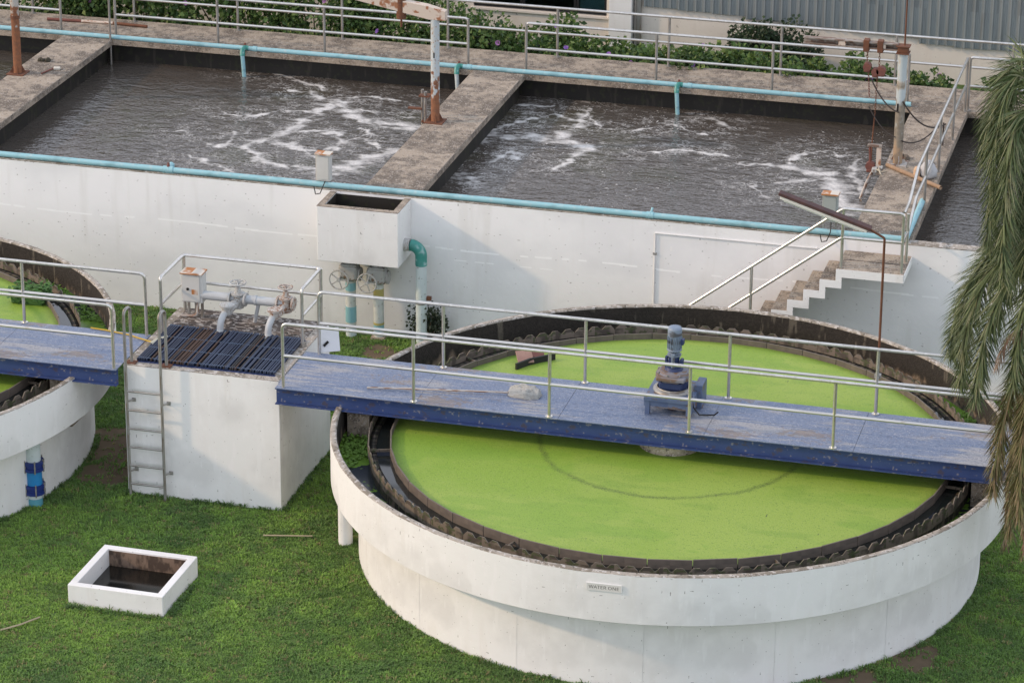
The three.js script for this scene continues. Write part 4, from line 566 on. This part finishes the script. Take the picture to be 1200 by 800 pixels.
{ // clutter at the foot of the right jib
  const q = at(1031, 195, 'y', HW), t = thing('lifting_bracket', 'rust brown bent steel bracket standing at the walkway edge over foam', 'bracket', [q.x - .02, HW - .05, q.z]); mesh('upright', bx(-.04, .04, -.1, .4, -.03, .03, .004), M.armPale, t); mesh('cross_arm', bx(-.2, .05, .401, .44, -.04, .04, .004), M.armRust, t); mesh('pulley', [rod(V(-.14, .05, -.05), V(-.14, .05, .05), .08, .08, 12), bx(-.2, -.06, -.06, .0, -.06, .06, .02), rod(V(-.14, .05, 0), V(-.16, .38, 0), .02)], M.rustRed, t); mesh('foot_pipe', sweep([V(-.1, -.06, .05), V(-.16, -.2, .25), V(-.22, -.42, .45)], .03, 8), M.castRust, t); mesh('clamp', [bx(-.1, .0, -.04, .05, .0, .12, .02), bx(.02, .1, .03, .09, .02, .16, .02)], M.cast, t);
  const a = at(1040, 193, 'y', HW + .04), b = at(1103, 220, 'y', HW + .05), w = mesh('timber_pole', sweep([a, a.clone().lerp(b, .5), b], .036, 10), std({ map: tex(64, 256, (u, v) => mix3([.40, .27, .17], [.26, .17, .11], fbm(u * 4, v * 30, 4))), roughness: .9 })); tag(w, 'brown timber pole lying across the stair walkway', 'pole');
  const s = at(1088, 208, 'y', HW), g = new THREE.SphereGeometry(1, 28, 18), p = g.attributes.position; for (let i = 0; i < p.count; i++) { const n = fbm(p.getX(i) * 2.5 + 3, p.getZ(i) * 2.5 + p.getY(i) * 2, 4) - .5; const y = p.getY(i); p.setXYZ(i, p.getX(i) * .15 * (1 + n * .5) * (y > 0 ? 1 - y * .25 : 1), Math.max(-.001, .12 + y * .17 * (1 + n * .4)), p.getZ(i) * .15 * (1 + n * .5)); } g.computeVertexNormals(); const sk = thing('sack', 'pale grey sack beside orange cloth at the walkway railing', 'sack', [s.x, HW + .004, s.z]); mesh('bag', g, std({ color: lin(.45, .45, .45), roughness: .9 }), sk); const g2 = bx(-.24, -.13, 0, .2, -.02, .16, .05); mesh('cloth', g2, std({ color: lin(.60, .40, .25), roughness: .9 }), sk);
  const heap = [at(1060, 186, 'y', HW + .004)].map(c => { const gs = []; for (let i = 0; i < 16; i++) { const g = new THREE.IcosahedronGeometry(rr(.03, .05), 0); g.translate(c.x + rr(-.12, .1), c.y + rr(.01, .04), c.z + rr(-.08, .08)); gs.push(g); } return gs; })[0]; tag(mesh('rubble_heap', heap, M.conc), 'small heap of concrete rubble at the foot of the pale jib post', 'rubble');
  const rope = mesh('rope_end', [sweep([V(1.33, HW + .02, -3.5), V(1.42, HW + .015, -3.4), V(1.5, HW + .015, -3.45)], .014, 6), sweep([V(1.36, HW + .02, -3.55), V(1.44, HW + .015, -3.25)], .014, 6)], std({ color: lin(.42, .38, .3), roughness: .9 })); tag(rope, 'frayed pale rope end on the stair walkway near the bracket', 'rope');
}
{ // things left on the outer divider and rear walkway
  const a = at(48, 86, 'y', HW + .02), b = at(62, 80, 'y', HW + .03), c = at(66, 80, 'y', HW + .03), t = thing('brush', 'white headed brush with red handle on the outermost divider', 'brush'); mesh('handle', rod(a, b, .015), M.rustRed, t); const g = bx(-.06, .07, 0, .05, -.04, .04, .015); g.rotateY(.3); g.translate(c.x, HW + .006, c.z); mesh('head', g, std({ color: lin(.6, .57, .5), roughness: .9 }), t);
  const q = at(52, 71, 'y', HW + .004), gs = []; for (let i = 0; i < 14; i++) { const k = new THREE.IcosahedronGeometry(rr(.03, .05), 0); k.translate(q.x + rr(-.1, .1), q.y + rr(.01, .03), q.z + rr(-.06, .06)); gs.push(k); } tag(mesh('debris_clump', gs, std({ color: lin(.05, .045, .03), roughness: 1 })), 'dark clump of dried sludge on the outermost divider', 'debris');
  const r0 = at(55, 22, 'y', HW + .03), r1 = at(95, 24.5, 'y', HW + .03), r2 = at(132, 27, 'y', HW + .03), r3 = at(172, 31, 'y', HW + .03), s = thing('scrap_pole', 'rusty and white scrap pole lying on the rear walkway', 'pole'); mesh('rusty_end', rod(r0, r1, .03), M.rustRed, s); mesh('white_middle', rod(r1, r2, .028), M.armPale, s); mesh('rusty_tip', rod(r2, r3, .03), M.rust, s);
  const pp = at(131, 46, 'y', HW), vp = mesh('sample_pipe', sweep([V(pp.x - .02, 1.8, -7.16), V(pp.x - .02, HW + 1.1, -7.16)], .022, 8), M.steelDull); tag(vp, 'thin vertical steel pipe dipping into the ringed foam pool corner', 'pipe');
}
// ---------- lawn things ----------
{ // manhole chamber, sides lined up with the pump chamber
  const x0 = -7.68, x1 = -6.26, z0 = 9.74, z1 = 11.1, h = .31, w = .11, t = thing('manhole', 'low white square concrete manhole box holding dark water on the lawn', 'manhole', [0, 0, 0]);
  const c = V((x0 + x1) / 2, 0, (z0 + z1) / 2), g = new THREE.Group(); void g; const hw = (x1 - x0) / 2, hd = (z1 - z0) / 2; t.position.copy(c); t.rotation.y = -.015;
  for (const [n, G] of [['wall', bx(-hw, hw, -.05, h, hd - w, hd, .012)], ['wall', bx(-hw, hw, -.05, h, -hd, -hd + w, .012)], ['wall', bx(-hw, -hw + w, -.05, h - .001, -hd + w + .001, hd - w - .001, .008)], ['wall', bx(hw - w, hw, -.05, h - .001, -hd + w + .001, hd - w - .001, .008)]]) mesh(n, G, M.white, t);
  const li = std({ map: tex(256, 128, (u, v) => mix3([.30, .21, .15], [.11, .075, .055], sst(.35, .65, fbm(u * 14, v * 8, 4)))), bumpMap: rep(concBump, 3), bumpScale: .02, roughness: 1 }); mesh('stained_lining', [bx(-hw + w + .002, hw - w - .002, -.3, h - .03, -hd + w + .001, -hd + w + .012, .003), bx(hw - w - .012, hw - w - .001, -.3, h - .03, -hd + w + .013, hd - w - .013, .003)], li, t);
  mesh('pit_water', bx(-hw + w + .003, hw - w - .003, .02, .045, -hd + w + .013, hd - w - .003, 0), std({ color: lin(.012, .011, .009), roughness: .12 }), t);
}
{ const t = thing('collared_pipe', 'bright blue pipe with two dark blue collars beside the tank wall', 'pipe', [-9.42, 0, 8.12]), bl = std({ color: lin(.02, .22, .50), roughness: .45 }), nb = std({ color: lin(.012, .03, .17), roughness: .45 }), pr = std({ color: lin(.10, .33, .42), roughness: .6 }); const r = .115;
  mesh('lower_pipe', rod(V(0, 0, 0), V(0, .18, 0), r, r, 24), pr, t); mesh('clear_band', rod(V(0, .13, 0), V(0, .2, 0), r + .004, r + .004, 24), M.palePipe, t); mesh('sleeve', rod(V(0, .2, 0), V(0, .62, 0), r + .008, r + .008, 24), bl, t); mesh('upper_pipe', rod(V(0, .62, 0), V(0, 1.16, 0), r, r, 24), M.palePipe, t);
  for (const y of [.2, .58]) { const c = mesh('collar', [rod(V(0, y, 0), V(0, y + .05, 0), r + .05, r + .05, 12), rod(V(0, y + .051, 0), V(0, y + .1, 0), r + .03, r + .03, 24), rod(V(0, y + .101, 0), V(0, y + .15, 0), r + .05, r + .05, 12)], nb, t); for (let i = 0; i < 6; i++) { const a = i / 6 * 6.283; mesh('bolt', rod(V(Math.cos(a) * (r + .045), y - .02, Math.sin(a) * (r + .045)), V(Math.cos(a) * (r + .045), y + .18, Math.sin(a) * (r + .045)), .012, .012, 6), M.steelDull, c); } } }
tag(mesh('vent_pipe', lathe([[.105, -.02], [.105, 1.14], [.09, 1.15]], 24).translate(-4.55, 0, 8.15), M.white), 'short white pipe standing under the rim of the large tank', 'pipe');
{ const st = std({ color: lin(.42, .34, .22), roughness: .9 }); const a = at(308, 627, 'y', .05), b = at(366, 628, 'y', .05), c = at(0, 738, 'y', .05), d = at(22, 732, 'y', .06), e = at(46, 723, 'y', .05); tag(mesh('dry_stick', sweep([a, a.clone().lerp(b, .5), b], .012, 6), st), 'straight dry stick lying on grass between chamber and large tank', 'stick'); tag(mesh('dry_stick', sweep([c, d, e], .014, 6), st), 'bent dry stick lying on grass beyond the white manhole', 'stick'); }
{ // name plate on the tank rim
  const a = at(708, 688, 'z', T1.z + RO), an = Math.atan2(a.x - T1.x, RO) , t = thing('name_plate', 'small white plate with black lettering on the tank rim', 'sign', [T1.x + Math.sin(an) * (RO + .006), a.y, T1.z + Math.cos(an) * (RO + .006)]); t.rotation.y = an;
  const cv = document.createElement('canvas'); cv.width = 512; cv.height = 128; const x = cv.getContext('2d'); x.fillStyle = '#d2d0cb'; x.fillRect(0, 0, 512, 128); x.fillStyle = '#33302b'; x.font = '84px sans-serif'; x.textAlign = 'center'; x.textBaseline = 'middle'; x.fillText('WATER ONE', 256, 66, 480); const ct = new THREE.CanvasTexture(cv); ct.colorSpace = THREE.SRGBColorSpace;
  const g = new THREE.PlaneGeometry(.46, .095); g.translate(0, 0, .0085); mesh('lettering', g, std({ map: ct, roughness: .7 }), t); mesh('backing', bx(-.24, .24, -.055, .055, -.004, .008, .003), M.white, t); }
{ const c = at(36, 352, 'y', AY), gs = []; for (let i = 0; i < 500; i++) { const g = new THREE.PlaneGeometry(.06, .05); g.rotateX(rr(-1.8, -.6)); g.rotateY(rr(0, 6.28)); g.translate(c.x + rr(-.3, .3), AY + rr(.02, .26), c.z + rr(-.22, .22)); gs.push(g); } gs.push(bx(c.x - .28, c.x + .28, AY - .02, AY + .2, c.z - .2, c.z + .2, .05)); tag(mesh('floating_weed_clump', gs, std({ color: lin(.06, .14, .03), roughness: .9 })), 'boxy clump of green water weed floating on the algae', 'weed clump');
  const y = mesh('yellow_cord', sweep([at(106, 384, 'y', HB + .015), at(125, 387, 'y', HB + .015), at(150, 392, 'y', HB + .015), at(172, 399, 'y', HB + .02), at(182, 402, 'y', HB + .03)], .012, 6), std({ color: lin(.52, .34, .04), roughness: .8 })); tag(y, 'yellow cord lying across the short bridge end', 'cord'); tag(mesh('white_rag', sweep([at(176, 404, 'y', CY + .03), at(184, 398, 'y', CY + .03), at(196, 394, 'y', CY + .06)], t => .04 - .02 * t, 8), std({ color: lin(.55, .52, .4), roughness: .95 })), 'knotted pale rag on the corner of the pump chamber top', 'rag'); }

// ---------- planting ----------
const leafMat = cs => cs.map(c => new THREE.MeshPhysicalMaterial({ color: lin(...c), roughness: .7, transmission: .25, thickness: 0 }));
function leafGeo(list) { // list of {p, n, len, wid, dir}: folded four-triangle leaves
  const pos = new Float32Array(list.length * 12 * 3); let k = 0; const put = v => { pos[k++] = v.x; pos[k++] = v.y; pos[k++] = v.z; };
  for (const { p, d, s, len, wid, droop } of list) { const a = p, up = d.clone().cross(s).normalize(), m = p.clone().addScaledVector(d, len * .5).addScaledVector(up, len * .06), e = p.clone().addScaledVector(d, len).add(V(0, -droop * len, 0)), l = p.clone().addScaledVector(d, len * .45).addScaledVector(s, wid * .5).addScaledVector(up, wid * .18), r = p.clone().addScaledVector(d, len * .45).addScaledVector(s, -wid * .5).addScaledVector(up, wid * .18); for (const v of [a, m, l, l, m, e, a, r, m, m, r, e]) put(v); }
  const g = new THREE.BufferGeometry(); g.setAttribute('position', new THREE.BufferAttribute(pos, 3)); g.computeVertexNormals(); return g;
}
const rdir = () => { const u = rr(-1, 1), a = rr(0, 6.283), s = Math.sqrt(1 - u * u); return V(s * Math.cos(a), u, s * Math.sin(a)); };
const GREEN = leafMat([[.07, .145, .025], [.105, .19, .035], [.04, .09, .02], [.16, .23, .05]]), petal = std({ color: lin(.27, .13, .42), roughness: .8 }), petal2 = std({ color: lin(.42, .2, .42), roughness: .8 }), stemM = std({ color: lin(.09, .06, .035), roughness: .95 });
function bush(name, label, cat, base, rx, ry, rz, n, ls, mats, flowers, group) {
  const t = thing(name, label, cat, [base.x, base.y, base.z], group), L = mats.map(() => []), lobes = []; for (let i = 0; i < 9; i++) lobes.push([V(rr(-.75, .75) * rx, rr(.35, .95) * ry, rr(-.7, .7) * rz), rr(.28, .5)]);
  for (let i = 0; i < n; i++) { const [c, k] = lobes[i % lobes.length], q = rdir().multiplyScalar(Math.pow(rnd(), .35)), p = V(c.x + q.x * rx * k * 1.1, Math.max(.03, c.y + q.y * ry * k), c.z + q.z * rz * k * 1.2); const d = q.clone().add(rdir().multiplyScalar(.9)).add(V(0, .2, 0)).normalize(), s = d.clone().cross(rdir()).normalize(), len = ls * rr(.6, 1.3); L[Math.floor(rnd() * mats.length)].push({ p, d, s, len, wid: len * rr(.6, .85), droop: rr(0, .4) }); }
  L.forEach((l, i) => mesh('foliage', leafGeo(l), mats[i], t)); const st = []; for (const [c] of lobes) st.push(sweep([V(c.x * .15, 0, c.z * .15), V(c.x * .5, c.y * .5, c.z * .6), c], q => .018 * (1 - q * .6), 5)); mesh('stem', st, stemM, t);
  for (let i = 0; i < flowers; i++) { const [c, k] = lobes[Math.floor(rnd() * lobes.length)], q = rdir(); q.y = Math.abs(q.y); q.z = Math.abs(q.z); q.normalize(); const g = new THREE.ConeGeometry(.05, .045, 9, 1, true); g.rotateX(Math.PI); g.applyQuaternion(new THREE.Quaternion().setFromUnitVectors(V(0, 1, 0), q.clone().add(V(0, .4, .5)).normalize())); g.translate(c.x + q.x * rx * k * 1.15, c.y + q.y * ry * k * 1.08, c.z + q.z * rz * k * 1.25); mesh('flower', g, rnd() > .3 ? petal : petal2, t); }
  return t;
}
{ const gy = 1.5; // vine hedge behind the rear walkway: taller towards the jib posts
  const G = 'flowering vines behind the rear walkway';
  for (const [x, h, z, w, n, f] of [[-18.6, 2.1, -9.6, 1.6, 4200, 3], [-16.4, 2.0, -9.5, 1.5, 4200, 3], [-14.4, 2.1, -9.5, 1.5, 4600, 4], [-12.5, 2.2, -9.6, 1.5, 4600, 3], [-10.7, 2.0, -9.5, 1.4, 4600, 4], [-9.0, 2.1, -9.5, 1.4, 4600, 6], [-7.5, 1.22, -9.3, 1.1, 4200, 4], [-6.3, 1.12, -9.3, 1.0, 4200, 4], [-5.1, .98, -9.25, .95, 3600, 4], [-3.8, .96, -9.2, 1.0, 3600, 5], [-2.6, .98, -9.2, .9, 3400, 4], [-1.5, .96, -9.2, .8, 3000, 4], [-.5, .94, -9.2, .7, 2800, 3], [.5, .86, -9.2, .6, 1800, 2], [2.4, .8, -9.1, .8, 2200, 2], [3.7, .9, -9.2, .9, 2400, 2]]) bush('flowering_vine', x < -14 ? 'tall leafy vine with purple flowers beyond the rear walkway, past the outermost divider' : x < -6.9 ? 'tall leafy vine with purple flowers behind rear walkway, opposite the ringed foam pool' : x < 1.2 ? 'low leafy vine mound with purple flowers behind rear walkway, opposite the scattered foam pool' : 'low leafy vine mound beyond the rear walkway beside the palm', 'vine', V(x, gy, z), w, h, .75, n, .11, GREEN, f, G);
  bush('flowering_vine', 'rounded vine mound in front of pale plinth wall beyond the pale jib post', 'vine', at(1082, 96, 'z', -9.3).setY(gy), .6, .92, .55, 2600, .1, GREEN, 2);
  const dk = leafMat([[.03, .06, .02], [.04, .08, .025], [.022, .045, .016]]);
  for (const [px, s, lab2] of [[876, .52, 'dark round shrub against the plinth wall, farther from pale jib post'], [934, .62, 'dark spreading shrub against the plinth wall, nearer pale jib post']]) { const q = at(px, 55, 'z', -11.2); bush('shrub', lab2, 'shrub', V(q.x, gy, q.z), s, .95, .4, 2200, .09, dk, 0); }
  bush('shrub', 'small dark spiky shrub behind the pale elbow pipe', 'shrub', V(-5.62, 0, .25), .34, .55, .2, 900, .06, leafMat([[.02, .035, .015], [.035, .055, .02]]), 0);
  { const q = at(560, 25, 'z', -9.6), t = thing('concrete_post', 'short concrete post among the flowering vines', 'post', [q.x, gy, q.z]); mesh('post', bx(-.07, .07, 0, at(560, 21, 'z', -9.6).y - gy + .06, -.06, .06, .01), M.conc, t); }
}
// ---------- palm ----------
{
  const B = V(6.35, 0, 8.6), C = V(6.35, 6.35, 8.6), t = thing('palm_tree', 'feathery palm with drooping green and browning fronds beside the large tank', 'palm tree', [0, 0, 0]);
  mesh('trunk', sweep(Array.from({ length: 14 }, (_, i) => V(B.x + Math.sin(i * .4) * .03, i / 13 * 5.9, B.z)), q => .17 - .05 * q + (Math.round(q * 26) % 2) * .006, 16), std({ map: rep(concTex, 1, 2), color: lin(.8, .78, .74), roughness: .95 }), t); mesh('crownshaft', sweep([V(B.x, 5.85, B.z), V(B.x, 6.2, B.z), V(B.x, 6.6, B.z)], q => .14 - .06 * q, 14), std({ color: lin(.14, .2, .07), roughness: .6 }), t);
  const fm = leafMat([[.10, .14, .045], [.18, .22, .09], [.065, .105, .035], [.22, .23, .12]]), old = leafMat([[.17, .16, .05], [.13, .14, .045], [.22, .16, .08]]), dead = leafMat([[.24, .15, .09], [.18, .10, .06], [.30, .22, .15]]);
  const frond = (ctrl, mats, n, ll, kind) => { // arching rachis, leaflets standing off it all round
    const N = 24, P = new THREE.CatmullRomCurve3(ctrl, false, 'centripetal').getSpacedPoints(N); const L = mats.map(() => []);
    for (let i = 0; i < n; i++) { const q = .10 + .90 * (i / n), f = q * N, k = Math.min(N - 1, Math.floor(f)), p = P[k].clone().lerp(P[k + 1], f - k), tg = P[k + 1].clone().sub(P[k]).normalize(), side = tg.clone().cross(V(0, 1, 0)).normalize(), rank = (i % 2 ? 1 : -1), w = rr(-.75, .75); const upv = side.clone().cross(tg).normalize(), ph = rr(0, 6.283); void rank; void w; let d = side.clone().multiplyScalar(Math.cos(ph)).addScaledVector(upv, Math.sin(ph)).addScaledVector(tg, rr(.6, 1.1)).add(V(0, kind === 2 ? -.5 : -.1, 0)).normalize(); const len = ll * (.55 + .6 * Math.sin(Math.PI * Math.min(1, q * .85 + .12))) * rr(.75, 1.15), pts = [p]; let dd = d.clone(); for (let s = 0; s < 4; s++) { dd.add(V(0, -(kind === 2 ? .3 : kind === 1 ? .16 : .12), 0)).normalize(); pts.push(pts[s].clone().addScaledVector(dd, len / 4)); } L[Math.floor(rnd() * mats.length)].push({ pts, s: tg.clone().cross(d).normalize().lerp(tg, .5).normalize(), w: rr(.016, .026) }); }
    const R = mesh('frond', sweep(P, q => .022 * (1 - q * .85), 6), kind ? std({ color: lin(.16, .13, .06), roughness: .8 }) : std({ color: lin(.12, .15, .05), roughness: .7 }), t);
    L.forEach((l, mi) => { const pos = new Float32Array(l.length * 21 * 3); let k = 0; const put = v => { pos[k++] = v.x; pos[k++] = v.y; pos[k++] = v.z; }; for (const { pts, s, w } of l) { const W = [w * .5, w, w * .85, w * .5]; for (let i = 0; i < 3; i++) { const a = pts[i].clone().addScaledVector(s, W[i] * .5), b = pts[i].clone().addScaledVector(s, -W[i] * .5), c = pts[i + 1].clone().addScaledVector(s, W[i + 1] * .5), e = pts[i + 1].clone().addScaledVector(s, -W[i + 1] * .5); for (const v of [a, c, b, b, c, e]) put(v); } const a = pts[3].clone().addScaledVector(s, W[3] * .5), b = pts[3].clone().addScaledVector(s, -W[3] * .5); for (const v of [a, pts[4], b]) put(v); } const g = new THREE.BufferGeometry(); g.setAttribute('position', new THREE.BufferAttribute(pos, 3)); g.computeVertexNormals(); mesh('leaflets', g, mats[mi], R); });
  };
  const F = (pts, z0, z1, ...r) => frond([C, ...pts.map(([x, y], i) => at(x, y, 'z', mix(z0, z1, i / (pts.length - 1))))], ...r);
  for (const [pts, z0, z1, n] of [
    [[[1235, 112], [1204, 86], [1184, 140], [1174, 230], [1171, 285]], 8.7, 8.9, 1500], [[[1242, 140], [1210, 128], [1194, 200], [1188, 280], [1188, 330]], 8.9, 9.3, 1300], [[[1250, 96], [1215, 70], [1188, 92], [1174, 135], [1167, 185]], 8.5, 8.6, 1300], [[[1250, 150], [1228, 150], [1212, 230], [1206, 310]], 8.6, 8.6, 1200],
    [[[1240, 232], [1200, 290], [1166, 330], [1145, 390], [1137, 450]], 8.5, 8.5, 1500], [[[1246, 252], [1206, 312], [1178, 362], [1162, 420], [1155, 470]], 8.7, 8.9, 1500], [[[1236, 222], [1192, 276], [1158, 318], [1134, 372], [1126, 418]], 8.4, 8.2, 1400], [[[1250, 262], [1222, 330], [1206, 390], [1200, 450]], 8.8, 9.2, 1200]])
    F(pts.map(([x, y]) => [x - 12, y]), z0, z1, fm, Math.round(n * .8), .44, 0);
  for (const [pts, z0, z1, m, n, ll, k] of [
    [[[1252, 300], [1212, 392], [1184, 452], [1167, 520], [1160, 575]], 8.6, 8.8, old, 1300, .40, 1], [[[1256, 320], [1218, 424], [1194, 500], [1184, 570], [1180, 625]], 8.7, 9.0, old, 1200, .38, 1], [[[1254, 300], [1222, 400], [1200, 480], [1192, 560], [1190, 610]], 8.8, 9.3, old, 1100, .38, 1], [[[1252, 320], [1214, 420], [1186, 520], [1176, 600], [1174, 640]], 8.5, 8.6, dead, 500, .3, 2], [[[1250, 330], [1216, 440], [1200, 560], [1196, 650]], 9, 9.2, dead, 450, .3, 2], [[[1240, 300], [1204, 372], [1178, 396], [1164, 430]], 9, 9.3, dead, 260, .26, 2]])
    F(pts.map(([x, y]) => [x + 4, y]), z0, z1, m, Math.round(n * .9), ll * 1.1, k);
  for (let i = 0; i < 9; i++) { const a = -1.1 + i * .36, r = 2.6, e = V(Math.cos(a) * r, -1.6 - (i % 3) * .5, Math.sin(a) * r); frond([C, V(C.x + e.x * .4, C.y + .8, C.z + e.z * .4), V(C.x + e.x * .8, C.y + .4, C.z + e.z * .8), V(C.x + e.x, C.y + e.y, C.z + e.z)], fm, 500, .42, 0); }
}
// ---------- lawn ----------
{
  const blades = (n, h, sp, w) => { const pos = []; for (let i = 0; i < n; i++) { const a = rr(0, 6.28), x = rr(-sp, sp), z = rr(-sp, sp), H = h * rr(.6, 1.2), l = H * rr(.3, .9), cx = Math.cos(a), cz = Math.sin(a), W = w * rr(.7, 1.3); const p0 = [x - cz * W, 0, z + cx * W], p1 = [x + cz * W, 0, z - cx * W], m0 = [x + cx * l * .45 - cz * W * .8, H * .7, z + cz * l * .45 + cx * W * .8], m1 = [x + cx * l * .45 + cz * W * .8, H * .7, z + cz * l * .45 - cx * W * .8], e = [x + cx * l * 1.2, H * .9, z + cz * l * 1.2]; pos.push(...p0, ...p1, ...m0, ...m0, ...p1, ...m1, ...m0, ...m1, ...e); } const g = new THREE.BufferGeometry(); g.setAttribute('position', new THREE.Float32BufferAttribute(pos, 3)); g.computeVertexNormals(); return g; };
  const pts = []; const free = (x, z) => Math.hypot(x - T1.x, z - T1.z) > RB + .02 && Math.hypot(x - T2.x, z - T2.z) > RB + .02 && !(x > CX0 - .02 && x < CX1 + .02 && z > CZ0 - .02 && z < CZ1 + .02) && !(x > -7.70 && x < -6.24 && z > 9.72 && z < 11.12) && z > .03 && Math.hypot(x + 9.42, z - 8.12) > .12;
  const N = 190000; for (let i = 0; i < N; i++) { const x = rr(-11.5, 7.5), z = rr(.05, 15.5); if (!free(x, z)) continue; const b = bareAt(x, z); if (rnd() < b * .93) continue; pts.push([x, z]); }
  const mat = new THREE.MeshPhysicalMaterial({ color: 0xffffff, roughness: .85, side: THREE.DoubleSide, transmission: .3, thickness: 0 }), q = new THREE.Quaternion(), m = new THREE.Matrix4(), col = new THREE.Color();
  const geos = [blades(9, .036, .05, .0075), blades(8, .03, .055, .011), blades(7, .055, .045, .007)], G = [[], [], []]; pts.forEach(p => G[Math.min(2, Math.floor(rnd() * 2.25))].push(p));
  G.forEach((list, gi) => { const im = new THREE.InstancedMesh(geos[gi], mat, list.length); im.name = numbered('lawn_grass'); im.castShadow = im.receiveShadow = true; list.forEach(([x, z], i) => { const s = rr(.65, 1.3) * (.55 + .75 * fbm(x * 1.6 + 5, z * 1.6, 3)); m.compose(V(x, 0, z), q.setFromAxisAngle(V(0, 1, 0), rr(0, 6.28)), V(s, s * rr(.8, 1.1), s)); im.setMatrixAt(i, m); const n = lawnTone(x, z), f = fbm(x * 3.3, z * 3.3, 3), k = rr(.7, 1.3), cl = fbm(x * 1.4 + 70, z * 1.4, 3); let c = mix3([.125, .245, .04], [.22, .37, .05], sst(.36, .62, n * .55 + f * .45)); c = mix3(c, [.09, .185, .035], sst(.56, .66, cl) * .55); if (rnd() < .06) c = [.27, .24, .09]; im.setColorAt(i, col.setRGB(c[0] * k, c[1] * k, c[2] * k)); }); im.userData = { kind: 'stuff', label: ['short green lawn grass around the white tanks', 'broad leaved lawn grass around the white tanks', 'taller lawn grass around the white tanks'][gi], category: 'grass' }; scene.add(im); });
  // taller weeds against the walls
  const wp = []; for (let i = 0; i < 260; i++) { const a = rr(-1.9, 1.9), R = RB + rr(.02, .1); if (fbm(a * 6, 3, 3) > .45) wp.push([T1.x + Math.sin(a) * R, T1.z + Math.cos(a) * R]); } for (let i = 0; i < 160; i++) { const a = rr(.3, 1.9), R = RB + rr(.02, .09); wp.push([T2.x + Math.sin(a) * R, T2.z + Math.cos(a) * R]); } for (let i = 0; i < 70; i++) wp.push([rr(CX0, CX1), CZ1 + rr(.01, .08)]); for (let i = 0; i < 60; i++) wp.push([CX1 + rr(.02, .08), rr(CZ0, CZ1)]); for (let i = 0; i < 70; i++) wp.push([rr(-7.7, -6.25), 11.16 + rr(0, .08)]); for (let i = 0; i < 50; i++) wp.push([-6.2 + rr(0, .06), rr(10, 11.1)]);
  const wg = blades(7, .085, .03, .008), wm = new THREE.InstancedMesh(wg, mat, wp.length); wm.name = 'wall_weeds'; wm.castShadow = wm.receiveShadow = true; wp.forEach(([x, z], i) => { const s = rr(.5, 1.25); m.compose(V(x, 0, z), q.setFromAxisAngle(V(0, 1, 0), rr(0, 6.28)), V(s, s, s)); wm.setMatrixAt(i, m); const k = rr(.6, 1.2); wm.setColorAt(i, col.setRGB(.10 * k, .20 * k, .035 * k)); }); wm.userData = { kind: 'stuff', label: 'tufts of weeds along the foot of the white walls', category: 'weeds' }; scene.add(wm);
}
renderer.render(scene, camera);
